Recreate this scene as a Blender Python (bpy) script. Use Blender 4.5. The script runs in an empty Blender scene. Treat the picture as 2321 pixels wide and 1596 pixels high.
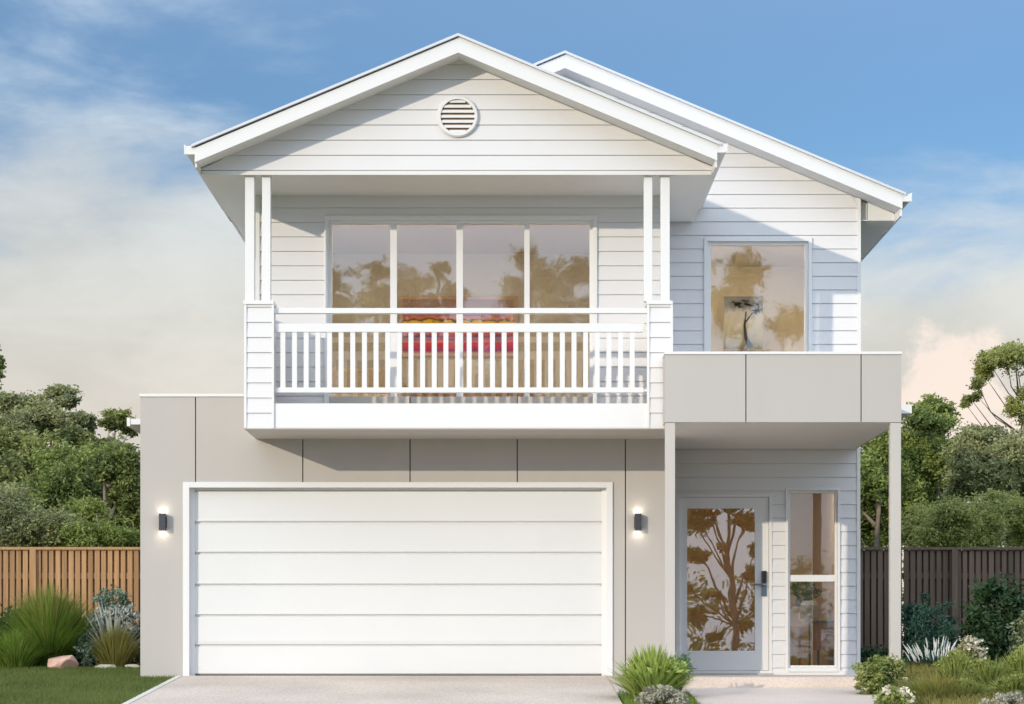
import bpy, math, random
import numpy as np
from mathutils import Vector
random.seed(7)
RNG = np.random.default_rng(11)
sc = bpy.context.scene
COL = sc.collection

# ------------------------------------------------------------------ camera
F = 4877.0                     # focal length in units of 1/2320 of the frame width
EYE = 0.236
cd = bpy.data.cameras.new('camera'); cam = bpy.data.objects.new('camera', cd); COL.objects.link(cam)
cam.location = (0, 0, EYE); cam.rotation_euler = (math.radians(90), 0, 0)
cd.sensor_width = 36; cd.lens = 36 * F / 2320
cd.shift_x = 5 / 2320; cd.shift_y = 687 / 2320
cd.clip_start = 0.1; cd.clip_end = 3000
sc.camera = cam
def X(u, D): return (u - 1155) * D / F
def Z(v, D): return EYE + (1485 - v) * D / F

# ------------------------------------------------------------------ world, sun, exposure
SUN = Vector((.845, 1.0, -.329)).normalized()          # travel direction of the light
elev = math.asin(-SUN.z)
w = bpy.data.worlds.new('World'); sc.world = w; w.use_nodes = True
nt = w.node_tree; N = nt.nodes; L = nt.links; N.clear()
def nn(t, **k):
    n = N.new(t)
    for a, b in k.items(): setattr(n, a, b)
    return n
def wmath(op, a, b=None, c=None, clamp=False):
    n = nn('ShaderNodeMath', operation=op, use_clamp=clamp)
    for i, s in enumerate((a, b, c)):
        if s is None: continue
        if isinstance(s, (int, float)): n.inputs[i].default_value = s
        else: L.new(s, n.inputs[i])
    return n.outputs[0]
out = nn('ShaderNodeOutputWorld'); bg = nn('ShaderNodeBackground'); L.new(bg.outputs[0], out.inputs[0])
sky = nn('ShaderNodeTexSky', sky_type='NISHITA', sun_disc=False, sun_elevation=elev,
         sun_rotation=math.radians(220.2), altitude=0, air_density=1.0, dust_density=0.3, ozone_density=3.0)
tc = nn('ShaderNodeTexCoord'); sx = nn('ShaderNodeSeparateXYZ'); L.new(tc.outputs['Generated'], sx.inputs[0])
SKY_K = 1.0
zc = wmath('MAXIMUM', sx.outputs[2], 0.0)
def noise(scale, sxyz, loc, detail=6, rough=.55, dist=0.0):
    mp = nn('ShaderNodeMapping'); L.new(tc.outputs['Generated'], mp.inputs[0])
    mp.inputs['Scale'].default_value = sxyz; mp.inputs['Location'].default_value = loc
    mp.inputs['Rotation'].default_value = (0, math.radians(-14), 0)
    t = nn('ShaderNodeTexNoise'); L.new(mp.outputs[0], t.inputs['Vector'])
    t.inputs['Scale'].default_value = scale; t.inputs['Detail'].default_value = detail
    t.inputs['Roughness'].default_value = rough; t.inputs['Distortion'].default_value = dist
    return t.outputs['Fac']
def smooth(v, lo, hi, a=0.0, b=1.0):
    n = nn('ShaderNodeMapRange', interpolation_type='SMOOTHSTEP'); L.new(v, n.inputs[0])
    for i, q in enumerate((lo, hi, a, b)): n.inputs[i + 1].default_value = q
    return n.outputs[0]
n1 = noise(4.0, (1, 1, 3.6), (.31, .2, .05), 7, .55, .4)
n2 = noise(9.0, (1, 1, 2.6), (.9, .0, .4), 8, .6, .3)
cl = wmath('ADD', wmath('MULTIPLY', n1, .68), wmath('MULTIPLY', n2, .32))
low = wmath('ADD', smooth(zc, .13, .275, .30, -.13), smooth(sx.outputs[0], -.22, .16, .07, -.07))                                  # more cloud towards the horizon
mask = smooth(wmath('ADD', cl, low), .45, .71, 0, .92)
# a heaped cloud low on the right
vd = nn('ShaderNodeVectorMath', operation='DISTANCE'); L.new(tc.outputs['Generated'], vd.inputs[0])
cdv = Vector(((2165 - 1155) / F, 1, (1485 - 905) / F)).normalized(); vd.inputs[1].default_value = cdv
n3 = noise(34, (1, 1, 1.2), (.1, .5, .2), 6, .6)
heap = smooth(wmath('ADD', vd.outputs['Value'], wmath('MULTIPLY', n3, -.11)), -.034, -.014, 1, 0)
def mixc(fac, a, b):
    m = nn('ShaderNodeMix', data_type='RGBA')
    if isinstance(fac, (int, float)): m.inputs[0].default_value = fac
    else: L.new(fac, m.inputs[0])
    for i, s in ((6, a), (7, b)):
        if isinstance(s, tuple): m.inputs[i].default_value = (*s, 1)
        else: L.new(s, m.inputs[i])
    return m.outputs[2]
sk = nn('ShaderNodeVectorMath', operation='MULTIPLY'); L.new(sky.outputs[0], sk.inputs[0]); sk.inputs[1].default_value = (.57, .64, .70)
CM = 5.2                                                               # cloud brightness in sky units
cr = nn('ShaderNodeValToRGB'); L.new(smooth(zc, .05, .30), cr.inputs[0])
cr.color_ramp.elements[0].color = (.82 * CM, .71 * CM, .61 * CM, 1)
cr.color_ramp.elements[1].color = (.60 * CM, .72 * CM, .84 * CM, 1)
e = cr.color_ramp.elements.new(.33); e.color = (.76 * CM, .73 * CM, .65 * CM, 1)
e = cr.color_ramp.elements.new(.6); e.color = (.71 * CM, .73 * CM, .71 * CM, 1)
cb = nn('ShaderNodeVectorMath', operation='SCALE'); L.new(cr.outputs[0], cb.inputs[0]); L.new(smooth(n2, .3, .7, .93, 1.12), cb.inputs['Scale'])
c1 = mixc(mask, sk.outputs[0], cb.outputs[0])
c2 = mixc(wmath('MULTIPLY', heap, .85), c1, (1.06 * CM, .90 * CM, .79 * CM))
# extra sky brightness added behind the viewer and overhead to lift the shaded walls
sky_fill = smooth(sx.outputs[1], .75, -.25, 0, .85)
c3 = mixc(wmath('MULTIPLY', sky_fill, smooth(n1, .25, .6, .6, 1)), c2, (3.6, 4.7, 6.5))
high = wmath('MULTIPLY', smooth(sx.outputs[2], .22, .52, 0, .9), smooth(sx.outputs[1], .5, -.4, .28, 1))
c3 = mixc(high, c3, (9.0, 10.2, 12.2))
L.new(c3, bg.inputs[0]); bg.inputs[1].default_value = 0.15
sl = bpy.data.lights.new('sun', 'SUN'); sl.energy = 2.0; sl.angle = math.radians(.55); sl.color = (1, .89, .72)
so = bpy.data.objects.new('sun', sl); COL.objects.link(so); so.rotation_euler = SUN.to_track_quat('-Z', 'Y').to_euler()
so.location = (-20, -10, 20)
sc.view_settings.view_transform = 'Standard'; sc.view_settings.look = 'None'
sc.view_settings.exposure = .31; sc.view_settings.gamma = 1
sc.cycles.use_denoising = True
sc.cycles.max_bounces = 8; sc.cycles.transmission_bounces = 8; sc.cycles.transparent_max_bounces = 8
sc.cycles.sample_clamp_indirect = 6

# ------------------------------------------------------------------ materials
def material(name): 
    m = bpy.data.materials.new(name); m.use_nodes = True
    t = m.node_tree; b = t.nodes['Principled BSDF']; return m, t, b
def paint(name, col, rough=.5, var=.04, scale=2.0, bump=.0, bscale=60, spec=.4, streak=False, metal=0):
    m, t, b = material(name); n = t.nodes; l = t.links
    b.inputs['Roughness'].default_value = rough; b.inputs['Specular IOR Level'].default_value = spec
    b.inputs['Metallic'].default_value = metal
    tcn = n.new('ShaderNodeTexCoord'); mp = n.new('ShaderNodeMapping'); l.new(tcn.outputs['Object'], mp.inputs[0])
    if streak: mp.inputs['Scale'].default_value = (1, 1, .25)
    nz = n.new('ShaderNodeTexNoise'); l.new(mp.outputs[0], nz.inputs['Vector'])
    nz.inputs['Scale'].default_value = scale; nz.inputs['Detail'].default_value = 7; nz.inputs['Roughness'].default_value = .62
    r = n.new('ShaderNodeValToRGB'); l.new(nz.outputs['Fac'], r.inputs[0])
    r.color_ramp.elements[0].position = .3; r.color_ramp.elements[1].position = .7
    r.color_ramp.elements[0].color = (*[c * (1 - var) for c in col], 1)
    r.color_ramp.elements[1].color = (*[min(1, c * (1 + var)) for c in col], 1)
    l.new(r.outputs[0], b.inputs['Base Color'])
    if bump:
        n2_ = n.new('ShaderNodeTexNoise'); l.new(tcn.outputs['Object'], n2_.inputs['Vector'])
        n2_.inputs['Scale'].default_value = bscale; n2_.inputs['Detail'].default_value = 4
        bp = n.new('ShaderNodeBump'); bp.inputs['Strength'].default_value = bump; bp.inputs['Distance'].default_value = .01
        l.new(n2_.outputs['Fac'], bp.inputs['Height']); l.new(bp.outputs[0], b.inputs['Normal'])
    return m
M = {}
M['white'] = paint('white_weatherboard', (.715, .70, .69), .55, .018, 1.3, .05, 40, .3, True)
M['trim'] = paint('white_trim', (.745, .735, .715), .42, .012, 2.0)
M['door_white'] = paint('garage_door_white', (.70, .695, .675), .45, .015, 1.2, .04, 120)
M['soffit'] = paint('soffit_white', (.74, .72, .69), .7, .02, 1.5)
M['grey'] = paint('warm_grey_cladding', (.47, .437, .40), .6, .03, 1.1, .05, 50, .3, True)
M['greytrim'] = paint('warm_grey_trim', (.50, .465, .42), .5, .02, 2)
M['joint'] = paint('joint_backing', (.13, .12, .11), .8, .02, 2)
M['roof'] = paint('roof_steel', (.62, .64, .66), .4, .03, 2)
M['dark'] = paint('dark_metal', (.05, .052, .06), .45, .05, 5)
M['black'] = paint('black_plastic', (.015, .015, .018), .35, .05, 5)
M['chrome'] = paint('brushed_steel', (.22, .26, .30), .28, .04, 8, metal=1)
M['wallwarm'] = paint('interior_wall_cream', (.62, .57, .48), .8, .03, 1)
M['wallpale'] = paint('interior_wall_pale', (.72, .65, .52), .8, .03, 1)
M['wallbrown'] = paint('interior_wall_tan', (.50, .39, .27), .8, .05, 1)
M['timber'] = paint('interior_timber', (.30, .17, .09), .5, .2, 4)
M['oak'] = paint('pale_oak_frame', (.55, .36, .22), .5, .1, 6)
M['linen'] = paint('linen', (.42, .34, .24), .9, .08, 8)
M['shade'] = paint('grey_lampshade', (.34, .37, .40), .8, .05, 6)
M['rock'] = paint('sandstone', (.56, .36, .28), .85, .30, 5, .9, 14)
M['stone'] = paint('pale_stone', (.42, .40, .33), .85, .2, 6, .6, 20)
M['bark'] = paint('bark', (.20, .16, .12), .9, .35, 6, .8, 20)
M['palebark'] = paint('pale_bark', (.42, .39, .33), .8, .3, 6, .6, 20)

def concrete(name, col, speck=.22):
    m, t, b = material(name); n = t.nodes; l = t.links
    tcn = n.new('ShaderNodeTexCoord')
    a = n.new('ShaderNodeTexNoise'); a.inputs['Scale'].default_value = .8; a.inputs['Detail'].default_value = 8; l.new(tcn.outputs['Object'], a.inputs['Vector'])
    v = n.new('ShaderNodeTexVoronoi'); v.inputs['Scale'].default_value = 90; l.new(tcn.outputs['Object'], v.inputs['Vector'])
    f = n.new('ShaderNodeTexNoise'); f.inputs['Scale'].default_value = 45; f.inputs['Detail'].default_value = 5; l.new(tcn.outputs['Object'], f.inputs['Vector'])
    r = n.new('ShaderNodeValToRGB'); l.new(a.outputs['Fac'], r.inputs[0])
    r.color_ramp.elements[0].position = .3; r.color_ramp.elements[1].position = .7
    r.color_ramp.elements[0].color = (*[c * .86 for c in col], 1); r.color_ramp.elements[1].color = (*[c * 1.1 for c in col], 1)
    r2 = n.new('ShaderNodeValToRGB'); l.new(v.outputs['Color'], r2.inputs[0])
    r2.color_ramp.elements[0].color = (1 - speck * 1.6,) * 3 + (1,); r2.color_ramp.elements[1].color = (1 + speck,) * 3 + (1,)
    mx = n.new('ShaderNodeMix'); mx.data_type = 'RGBA'; mx.blend_type = 'MULTIPLY'; mx.inputs[0].default_value = 1
    l.new(r.outputs[0], mx.inputs[6]); l.new(r2.outputs[0], mx.inputs[7]); l.new(mx.outputs[2], b.inputs['Base Color'])
    b.inputs['Roughness'].default_value = .85; b.inputs['Specular IOR Level'].default_value = .25
    bp = n.new('ShaderNodeBump'); bp.inputs['Strength'].default_value = .5; bp.inputs['Distance'].default_value = .004
    l.new(f.outputs['Fac'], bp.inputs['Height']); l.new(bp.outputs[0], b.inputs['Normal'])
    return m
M['seal'] = paint('rubber_seal', (.05, .05, .05), .8, .1, 5)
M['drive'] = concrete('exposed_aggregate', (.62, .52, .43))
M['path'] = concrete('path_concrete', (.62, .52, .44), .1)
M['edge'] = concrete('pale_edging', (.66, .62, .55), .08)
M['asphalt'] = concrete('asphalt', (.06, .06, .06), .2)
M['soil'] = concrete('mulch_soil', (.055, .04, .028), .5)

def woodm(name, col, var=.3):
    m, t, b = material(name); n = t.nodes; l = t.links
    tcn = n.new('ShaderNodeTexCoord'); mp = n.new('ShaderNodeMapping'); l.new(tcn.outputs['Object'], mp.inputs[0]); mp.inputs['Scale'].default_value = (22, 22, .9)
    a = n.new('ShaderNodeTexNoise'); a.inputs['Scale'].default_value = 1.6; a.inputs['Detail'].default_value = 8; l.new(mp.outputs[0], a.inputs['Vector'])
    g = n.new('ShaderNodeNewGeometry')
    ad = n.new('ShaderNodeMath'); ad.operation = 'MULTIPLY_ADD'; l.new(g.outputs['Random Per Island'], ad.inputs[0]); ad.inputs[1].default_value = .45; l.new(a.outputs['Fac'], ad.inputs[2])
    r = n.new('ShaderNodeValToRGB'); l.new(ad.outputs[0], r.inputs[0]); r.color_ramp.elements[0].position = .35; r.color_ramp.elements[1].position = 1.0
    r.color_ramp.elements[0].color = (*[c * (1 - var) for c in col], 1); r.color_ramp.elements[1].color = (*[c * (1 + var) for c in col], 1)
    l.new(r.outputs[0], b.inputs['Base Color']); b.inputs['Roughness'].default_value = .8; b.inputs['Specular IOR Level'].default_value = .2
    bp = n.new('ShaderNodeBump'); bp.inputs['Strength'].default_value = .3; bp.inputs['Distance'].default_value = .004
    l.new(a.outputs['Fac'], bp.inputs['Height']); l.new(bp.outputs[0], b.inputs['Normal'])
    return m
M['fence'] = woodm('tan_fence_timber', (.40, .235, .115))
M['fence_shaded'] = woodm('shaded_fence_timber', (.15, .108, .075))  # fence timber darkened in its colour to stand for the house's shade

def leaf(name, c0, c1, trans=.3, c2=None, rough=.55, nscale=1.1):
    m, t, b = material(name); n = t.nodes; l = t.links
    g = n.new('ShaderNodeNewGeometry'); tcn = n.new('ShaderNodeTexCoord')
    nz = n.new('ShaderNodeTexNoise'); nz.inputs['Scale'].default_value = nscale; nz.inputs['Detail'].default_value = 3; l.new(tcn.outputs['Object'], nz.inputs['Vector'])
    ad = n.new('ShaderNodeMath'); ad.operation = 'MULTIPLY_ADD'; l.new(g.outputs['Random Per Island'], ad.inputs[0]); ad.inputs[1].default_value = .6
    sb = n.new('ShaderNodeMath'); sb.operation = 'MULTIPLY_ADD'; l.new(nz.outputs['Fac'], sb.inputs[0]); sb.inputs[1].default_value = 1.5; sb.inputs[2].default_value = -.55
    l.new(sb.outputs[0], ad.inputs[2])
    r = n.new('ShaderNodeValToRGB'); l.new(ad.outputs[0], r.inputs[0])
    r.color_ramp.elements[0].color = (*c0, 1); r.color_ramp.elements[1].color = (*c1, 1); r.color_ramp.elements[1].position = .8
    if c2: e = r.color_ramp.elements.new(.97); e.color = (*c2, 1)
    l.new(r.outputs[0], b.inputs['Base Color']); b.inputs['Roughness'].default_value = rough; b.inputs['Specular IOR Level'].default_value = .25
    tr = n.new('ShaderNodeBsdfTranslucent'); l.new(r.outputs[0], tr.inputs[0])
    mx = n.new('ShaderNodeMixShader'); mx.inputs[0].default_value = trans
    l.new(b.outputs[0], mx.inputs[1]); l.new(tr.outputs[0], mx.inputs[2]); l.new(mx.outputs[0], n['Material Output'].inputs[0])
    return m
M['gum'] = leaf('gum_leaf', (0.0795, 0.107, 0.0426), (0.36, 0.386, 0.131), .4)
M['gumgrey'] = leaf('grey_green_leaf', (0.125, 0.158, 0.081), (0.437, 0.441, 0.206), .4)
M['gumdark'] = leaf('dark_leaf', (0.0601, 0.0917, 0.0413), (0.273, 0.313, 0.0945), .4)
M['green'] = leaf('fresh_green_leaf', (0.0848, 0.124, 0.0432), (0.356, 0.419, 0.115), .4)
M['greenlight'] = leaf('light_green_leaf', (0.156, 0.194, 0.0655), (0.469, 0.478, 0.157), .4)
M['grass'] = leaf('grass_blade', (.075, .115, .025), (.17, .21, .055), .3)
M['clump'] = leaf('clump_blade', (0.0612, 0.135, 0.0183), (0.238, 0.35, 0.056), .35, (.40, .38, .12))
M['clumpyellow'] = leaf('yellow_blade', (.14, .15, .03), (.34, .30, .09), .35)
M['silver'] = leaf('silver_leaf', (.30, .34, .30), (.55, .58, .52), .15)
M['bluegreen'] = leaf('blue_green_leaf', (.08, .14, .10), (.20, .30, .22), .2)
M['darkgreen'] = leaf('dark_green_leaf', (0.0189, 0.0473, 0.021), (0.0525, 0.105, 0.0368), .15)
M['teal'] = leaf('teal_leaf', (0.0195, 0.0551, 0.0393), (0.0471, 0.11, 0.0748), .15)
M['lime'] = leaf('lime_leaf', (.12, .16, .03), (.42, .46, .13), .35)
M['spike'] = leaf('spike_leaf', (.14, .22, .04), (.46, .55, .14), .3, (.45, .48, .2))
M['cream'] = leaf('cream_flower', (.50, .45, .32), (.75, .70, .55), .2)
M['fluff'] = leaf('grey_fluffy_leaf', (.26, .26, .19), (.50, .47, .36), .2)
M['white_flower'] = leaf('white_flower', (.55, .58, .52), (.8, .8, .75), .15)
M['variegated'] = leaf('variegated_leaf', (.10, .15, .06), (.36, .38, .22), .2, (.6, .6, .45))

def lawnm():
    m, t, b = material('lawn'); n = t.nodes; l = t.links
    tcn = n.new('ShaderNodeTexCoord'); a = n.new('ShaderNodeTexNoise'); a.inputs['Scale'].default_value = 1.5; a.inputs['Detail'].default_value = 9; l.new(tcn.outputs['Object'], a.inputs['Vector'])
    r = n.new('ShaderNodeValToRGB'); l.new(a.outputs['Fac'], r.inputs[0]); r.color_ramp.elements[0].position = .3; r.color_ramp.elements[1].position = .7
    r.color_ramp.elements[0].color = (.065, .09, .022, 1); r.color_ramp.elements[1].color = (.115, .14, .04, 1)
    l.new(r.outputs[0], b.inputs['Base Color']); b.inputs['Roughness'].default_value = .95; b.inputs['Specular IOR Level'].default_value = .05
    return m
M['lawn'] = lawnm()

def glassm(name, refl, tint, rough=.018):
    m, t, b = material(name); n = t.nodes; l = t.links; n.remove(b)
    rf = n.new('ShaderNodeBsdfRefraction'); rf.inputs['IOR'].default_value = 1.0; rf.inputs['Roughness'].default_value = 0; rf.inputs[0].default_value = (*tint, 1)
    gl = n.new('ShaderNodeBsdfGlossy'); gl.inputs['Roughness'].default_value = rough; gl.inputs[0].default_value = (.95, .93, .9, 1)
    wv = n.new('ShaderNodeTexNoise'); wv.inputs['Scale'].default_value = 1.1; tcn = n.new('ShaderNodeTexCoord'); l.new(tcn.outputs['Object'], wv.inputs['Vector'])
    bp = n.new('ShaderNodeBump'); bp.inputs['Strength'].default_value = .25; bp.inputs['Distance'].default_value = .01; l.new(wv.outputs['Fac'], bp.inputs['Height']); l.new(bp.outputs[0], gl.inputs['Normal'])
    mx = n.new('ShaderNodeMixShader'); mx.inputs[0].default_value = refl
    l.new(rf.outputs[0], mx.inputs[1]); l.new(gl.outputs[0], mx.inputs[2]); l.new(mx.outputs[0], n['Material Output'].inputs[0])
    return m
M['glass'] = glassm('window_glass', .19, (.93, .92, .89))
M['doorglass'] = glassm('door_glass', .27, (.88, .80, .69), .008)
M['sideglass'] = glassm('sidelight_glass', .12, (.92, .9, .85))
def emit(name, col, k):
    m, t, b = material(name); b.inputs['Base Color'].default_value = (.8, .8, .8, 1)
    b.inputs['Emission Color'].default_value = (*col, 1); b.inputs['Emission Strength'].default_value = k; return m
M['lamp'] = emit('lamp_lens', (1, .86, .66), 14)
M['glow_living'] = emit('added_glow_living', (1, .90, .76), 58)  # glow added inside the rooms, from discs out of view
M['glow_bed'] = emit('added_glow_bedroom', (1, .9, .74), 46)
M['glow_hall'] = emit('added_glow_hall', (1, .86, .68), 33)

# ------------------------------------------------------------------ mesh helpers
class MB:
    def __init__(s): s.v = []; s.f = []
    def poly(s, pts):
        i = len(s.v); s.v += [tuple(p) for p in pts]; s.f.append(tuple(range(i, i + len(pts))))
    def box(s, x0, x1, y0, y1, z0, z1):
        i = len(s.v)
        s.v += [(x0, y0, z0), (x1, y0, z0), (x1, y1, z0), (x0, y1, z0), (x0, y0, z1), (x1, y0, z1), (x1, y1, z1), (x0, y1, z1)]
        for q in ((0, 3, 2, 1), (4, 5, 6, 7), (0, 1, 5, 4), (1, 2, 6, 5), (2, 3, 7, 6), (3, 0, 4, 7)): s.f.append(tuple(i + k for k in q))
        return s
    def prism_y(s, prof, y0, y1):                       # profile in (x, z) extruded along y
        i = len(s.v); n = len(prof)
        s.v += [(x, y0, z) for x, z in prof] + [(x, y1, z) for x, z in prof]
        s.f.append(tuple(range(i, i + n))); s.f.append(tuple(range(i + 2 * n - 1, i + n - 1, -1)))
        for k in range(n):
            a, b = i + k, i + (k + 1) % n; s.f.append((a, a + n, b + n, b))
        return s
    def prism_x(s, prof, x0, x1):                       # profile in (y, z)
        i = len(s.v); n = len(prof)
        s.v += [(x0, y, z) for y, z in prof] + [(x1, y, z) for y, z in prof]
        s.f.append(tuple(range(i, i + n))); s.f.append(tuple(range(i + 2 * n - 1, i + n - 1, -1)))
        for k in range(n):
            a, b = i + k, i + (k + 1) % n; s.f.append((a, a + n, b + n, b))
        return s
    def tube(s, pts, rad, seg=8):
        P = [Vector(p) for p in pts]; base = len(s.v)
        for k, p in enumerate(P):
            d = (P[min(k + 1, len(P) - 1)] - P[max(k - 1, 0)]).normalized()
            a = d.cross(Vector((0, 0, 1)))
            if a.length < .05: a = d.cross(Vector((1, 0, 0)))
            a.normalize(); b = d.cross(a)
            for j in range(seg):
                t = 2 * math.pi * j / seg; s.v.append(tuple(p + (a * math.cos(t) + b * math.sin(t)) * rad[k]))
        for k in range(len(P) - 1):
            for j in range(seg):
                q = base + k * seg; s.f.append((q + j, q + (j + 1) % seg, q + seg + (j + 1) % seg, q + seg + j))
        s.f.append(tuple(base + j for j in range(seg))[::-1]); s.f.append(tuple(base + (len(P) - 1) * seg + j for j in range(seg)))
        return s
    def lathe(s, cx, cy, prof, seg=24):                 # prof (r, z)
        i = len(s.v)
        for r, z in prof:
            for j in range(seg):
                t = 2 * math.pi * j / seg; s.v.append((cx + r * math.cos(t), cy + r * math.sin(t), z))
        for k in range(len(prof) - 1):
            for j in range(seg):
                q = i + k * seg; s.f.append((q + j, q + (j + 1) % seg, q + seg + (j + 1) % seg, q + seg + j))
        s.f.append(tuple(i + j for j in range(seg))[::-1]); s.f.append(tuple(i + (len(prof) - 1) * seg + j for j in range(seg)))
        return s
    def build(s, name, mat, parent=None, smooth=False, bevel=0, **props):
        me = bpy.data.meshes.new(name); me.from_pydata(s.v, [], s.f); me.update()
        me.materials.append(M[mat] if isinstance(mat, str) else mat)
        if smooth:
            for p in me.polygons: p.use_smooth = True
        o = bpy.data.objects.new(name, me); COL.objects.link(o)
        if bevel:
            md = o.modifiers.new('bevel', 'BEVEL'); md.width = bevel; md.segments = 2; md.limit_method = 'ANGLE'
        if parent is not None: attach(o, parent)
        for k, v in props.items(): o[k] = v
        return o
def world_loc(o):
    v = Vector((0, 0, 0))
    while o: v += o.location; o = o.parent
    return v
def attach(o, parent):
    o.parent = parent; o.location = o.location - world_loc(parent)
def empty(name, loc, label, cat, group=None):
    o = bpy.data.objects.new(name, None); COL.objects.link(o); o.location = loc; o.empty_display_size = .2
    o['label'] = label; o['category'] = cat
    if group: o['group'] = group
    return o
def node(name, parent):                                  # an empty part that holds sub-parts
    o = bpy.data.objects.new(name, None); COL.objects.link(o); o.parent = parent; return o
def tag(o, label, cat, group=None):
    o['label'] = label; o['category'] = cat
    if group: o['group'] = group
    return o
def box(name, mat, parent, *a, **k): return MB().box(*a).build(name, mat, parent, **k)

def np_mesh(name, V, Fq, mat, parent=None, smooth=False):
    """V (n,3), Fq (m,k) equal-sided faces"""
    me = bpy.data.meshes.new(name); n, k = Fq.shape
    me.vertices.add(len(V)); me.vertices.foreach_set('co', V.astype(np.float32).ravel())
    me.loops.add(n * k); me.loops.foreach_set('vertex_index', Fq.astype(np.int32).ravel())
    me.polygons.add(n); me.polygons.foreach_set('loop_start', np.arange(0, n * k, k, dtype=np.int32))
    me.polygons.foreach_set('loop_total', np.full(n, k, dtype=np.int32))
    me.update(calc_edges=True); me.materials.append(M[mat])
    if smooth: me.polygons.foreach_set('use_smooth', np.ones(n, dtype=bool))
    o = bpy.data.objects.new(name, me); COL.objects.link(o)
    if parent is not None: attach(o, parent)
    return o

# ------------------------------------------------------------------ ground profile
def gz(x, y):
    if y <= 5.1: return -1.358
    if y <= 24.5: return -.07 * (24.5 - y)
    if y <= 26.2: return .09 * (y - 24.5) / 1.7
    return .09
def sheet(name, x0, x1, ys, dz, mat, xs=None, **props):
    xs = xs or [x0, x1]; V = []; Fc = []
    for y in ys:
        for x in xs: V.append((x, y, gz(x, y) + dz))
    n = len(xs)
    for j in range(len(ys) - 1):
        for i in range(n - 1): a = j * n + i; Fc.append((a, a + 1, a + n + 1, a + n))
    b = MB(); b.v = V; b.f = Fc; return b.build(name, mat, None, **props)
# soil under everything, sunk where the house stands
def soil():
    xs = [-900, -60, -20, -8, -4.6, -4.3, -4.15, 4.15, 4.3, 8, 20, 60, 900]
    ys = [-900, -60, -8, 0, 5.1, 10, 15, 20, 24.4, 24.5, 24.75, 25.5, 26.2, 30, 31.45, 31.8, 60, 200, 1200]
    V = []; Fc = []
    for y in ys:
        for x in xs:
            z = gz(x, y) - .035
            if -4.2 < x < 4.2 and 24.7 < y < 31.7: z = -.25
            V.append((x, y, z))
    n = len(xs)
    for j in range(len(ys) - 1):
        for i in range(n - 1): a = j * n + i; Fc.append((a, a + 1, a + n + 1, a + n))
    b = MB(); b.v = V; b.f = Fc; b.build('ground', 'soil', None, kind='structure')
soil()
DL = X(415, 24.5)                                       # left edge of the driveway
sheet('lawn', -40, DL - .07, [3.0, 5.1, 12, 20, 24.5, 25.4, 26.2], -.012, 'lawn', kind='structure')
sheet('back_garden_lawn', -60, 60, [29.2, 34, 80, 200], -.012, 'lawn', kind='structure')
sheet('verge', 1.3, 40, [3.0, 5.1, 12, 19.2], -.016, 'lawn', xs=[3.9, 40], kind='structure')
# street in front
sheet('road', -120, 120, [-8, -3, 1.2], .0, 'asphalt', kind='structure')
sheet('far_verge', -120, 120, [-80, -30, -8.3], .02, 'lawn', kind='structure')
b = MB()
b.box(-120, 120, 1.2, 1.35, -1.5, -1.24); b.build('kerb', 'edge', None, kind='structure')
# driveway: a slab with a pale edge strip, following the fall
def slab(name, x0, x1, ys, top, thick, mat, **p):
    b = MB(); prof = [(y, gz(0, y) + top) for y in ys]
    prof += [(y, gz(0, y) + top - thick) for y in reversed(ys)]
    b.prism_x(prof, x0, x1); return b.build(name, mat, None, **p)
slab('driveway', DL + .0, 1.10, [1.36, 5.1, 12, 24.5], .004, .1, 'drive', kind='structure')
slab('driveway_edging', DL - .065, DL - .002, [1.36, 5.1, 12, 24.45], .010, .1, 'edge', kind='structure')
sheet('garage_floor', DL, 1.2, [24.504, 24.9], 0, 'drive', kind='structure').location.z = -.012
slab('garden_path', 1.86, 3.86, [5.1, 12, 22.886], .006, .1, 'path', kind='structure')
slab('path_joint_slab', 1.106, 1.854, [22.35, 24.48], .005, .1, 'drive', kind='structure')
b = MB(); b.box(1.78, 4.235, 22.89, 26.02, -.2, 0.0)
b.build('porch_slab', 'path', None, bevel=.006, kind='structure')

# ------------------------------------------------------------------ house
house = empty('house', (0, 24.5, 0), 'two storey white weatherboard house with gabled balcony and grey garage front', 'house')
P = .1645                                               # weatherboard pitch
def siding(b, y, zref, z0, z1, xl, xr):
    """weatherboards facing -Y; xl/xr numbers or functions of z"""
    fl = xl if callable(xl) else (lambda z: xl); fr = xr if callable(xr) else (lambda z: xr)
    k = math.floor((z0 - zref) / P)
    while zref + k * P < z1 - 1e-6:
        zb, zt = zref + k * P, zref + (k + 1) * P
        lo, hi = max(zb, z0), min(zt, z1)
        prof = []
        if lo == zb: prof += [(y, lo), (y, lo + .007), (y - .016, lo + .007)]
        else: prof += [(y - .006 - .010 * (zt - lo) / P, lo)]
        prof += [(y - .006 - .010 * (zt - hi) / P, hi), (y, hi)]
        for (ya, za), (yb, zb2) in zip(prof[:-1], prof[1:]):
            la, ra, lb, rb = fl(za), fr(za), fl(zb2), fr(zb2)
            if ra - la < .001 and rb - lb < .001: continue
            ra, rb = max(ra, la), max(rb, lb)
            b.poly([(la, ya, za), (ra, ya, za), (rb, yb, zb2), (lb, yb, zb2)])
        k += 1
def body(b, x0, x1, y0, y1, z0, z1): b.box(x0, x1, y0, y1, z0, z1)

YB, YG, YW = 23.4, 24.5, 26.0          # balcony front, garage / upper window wall, entry wall
XL, XR = -2.89, 1.76                   # upper front block
XE = 4.23                              # right outer corner
ZS = 5.466                             # eave soffit level

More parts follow.
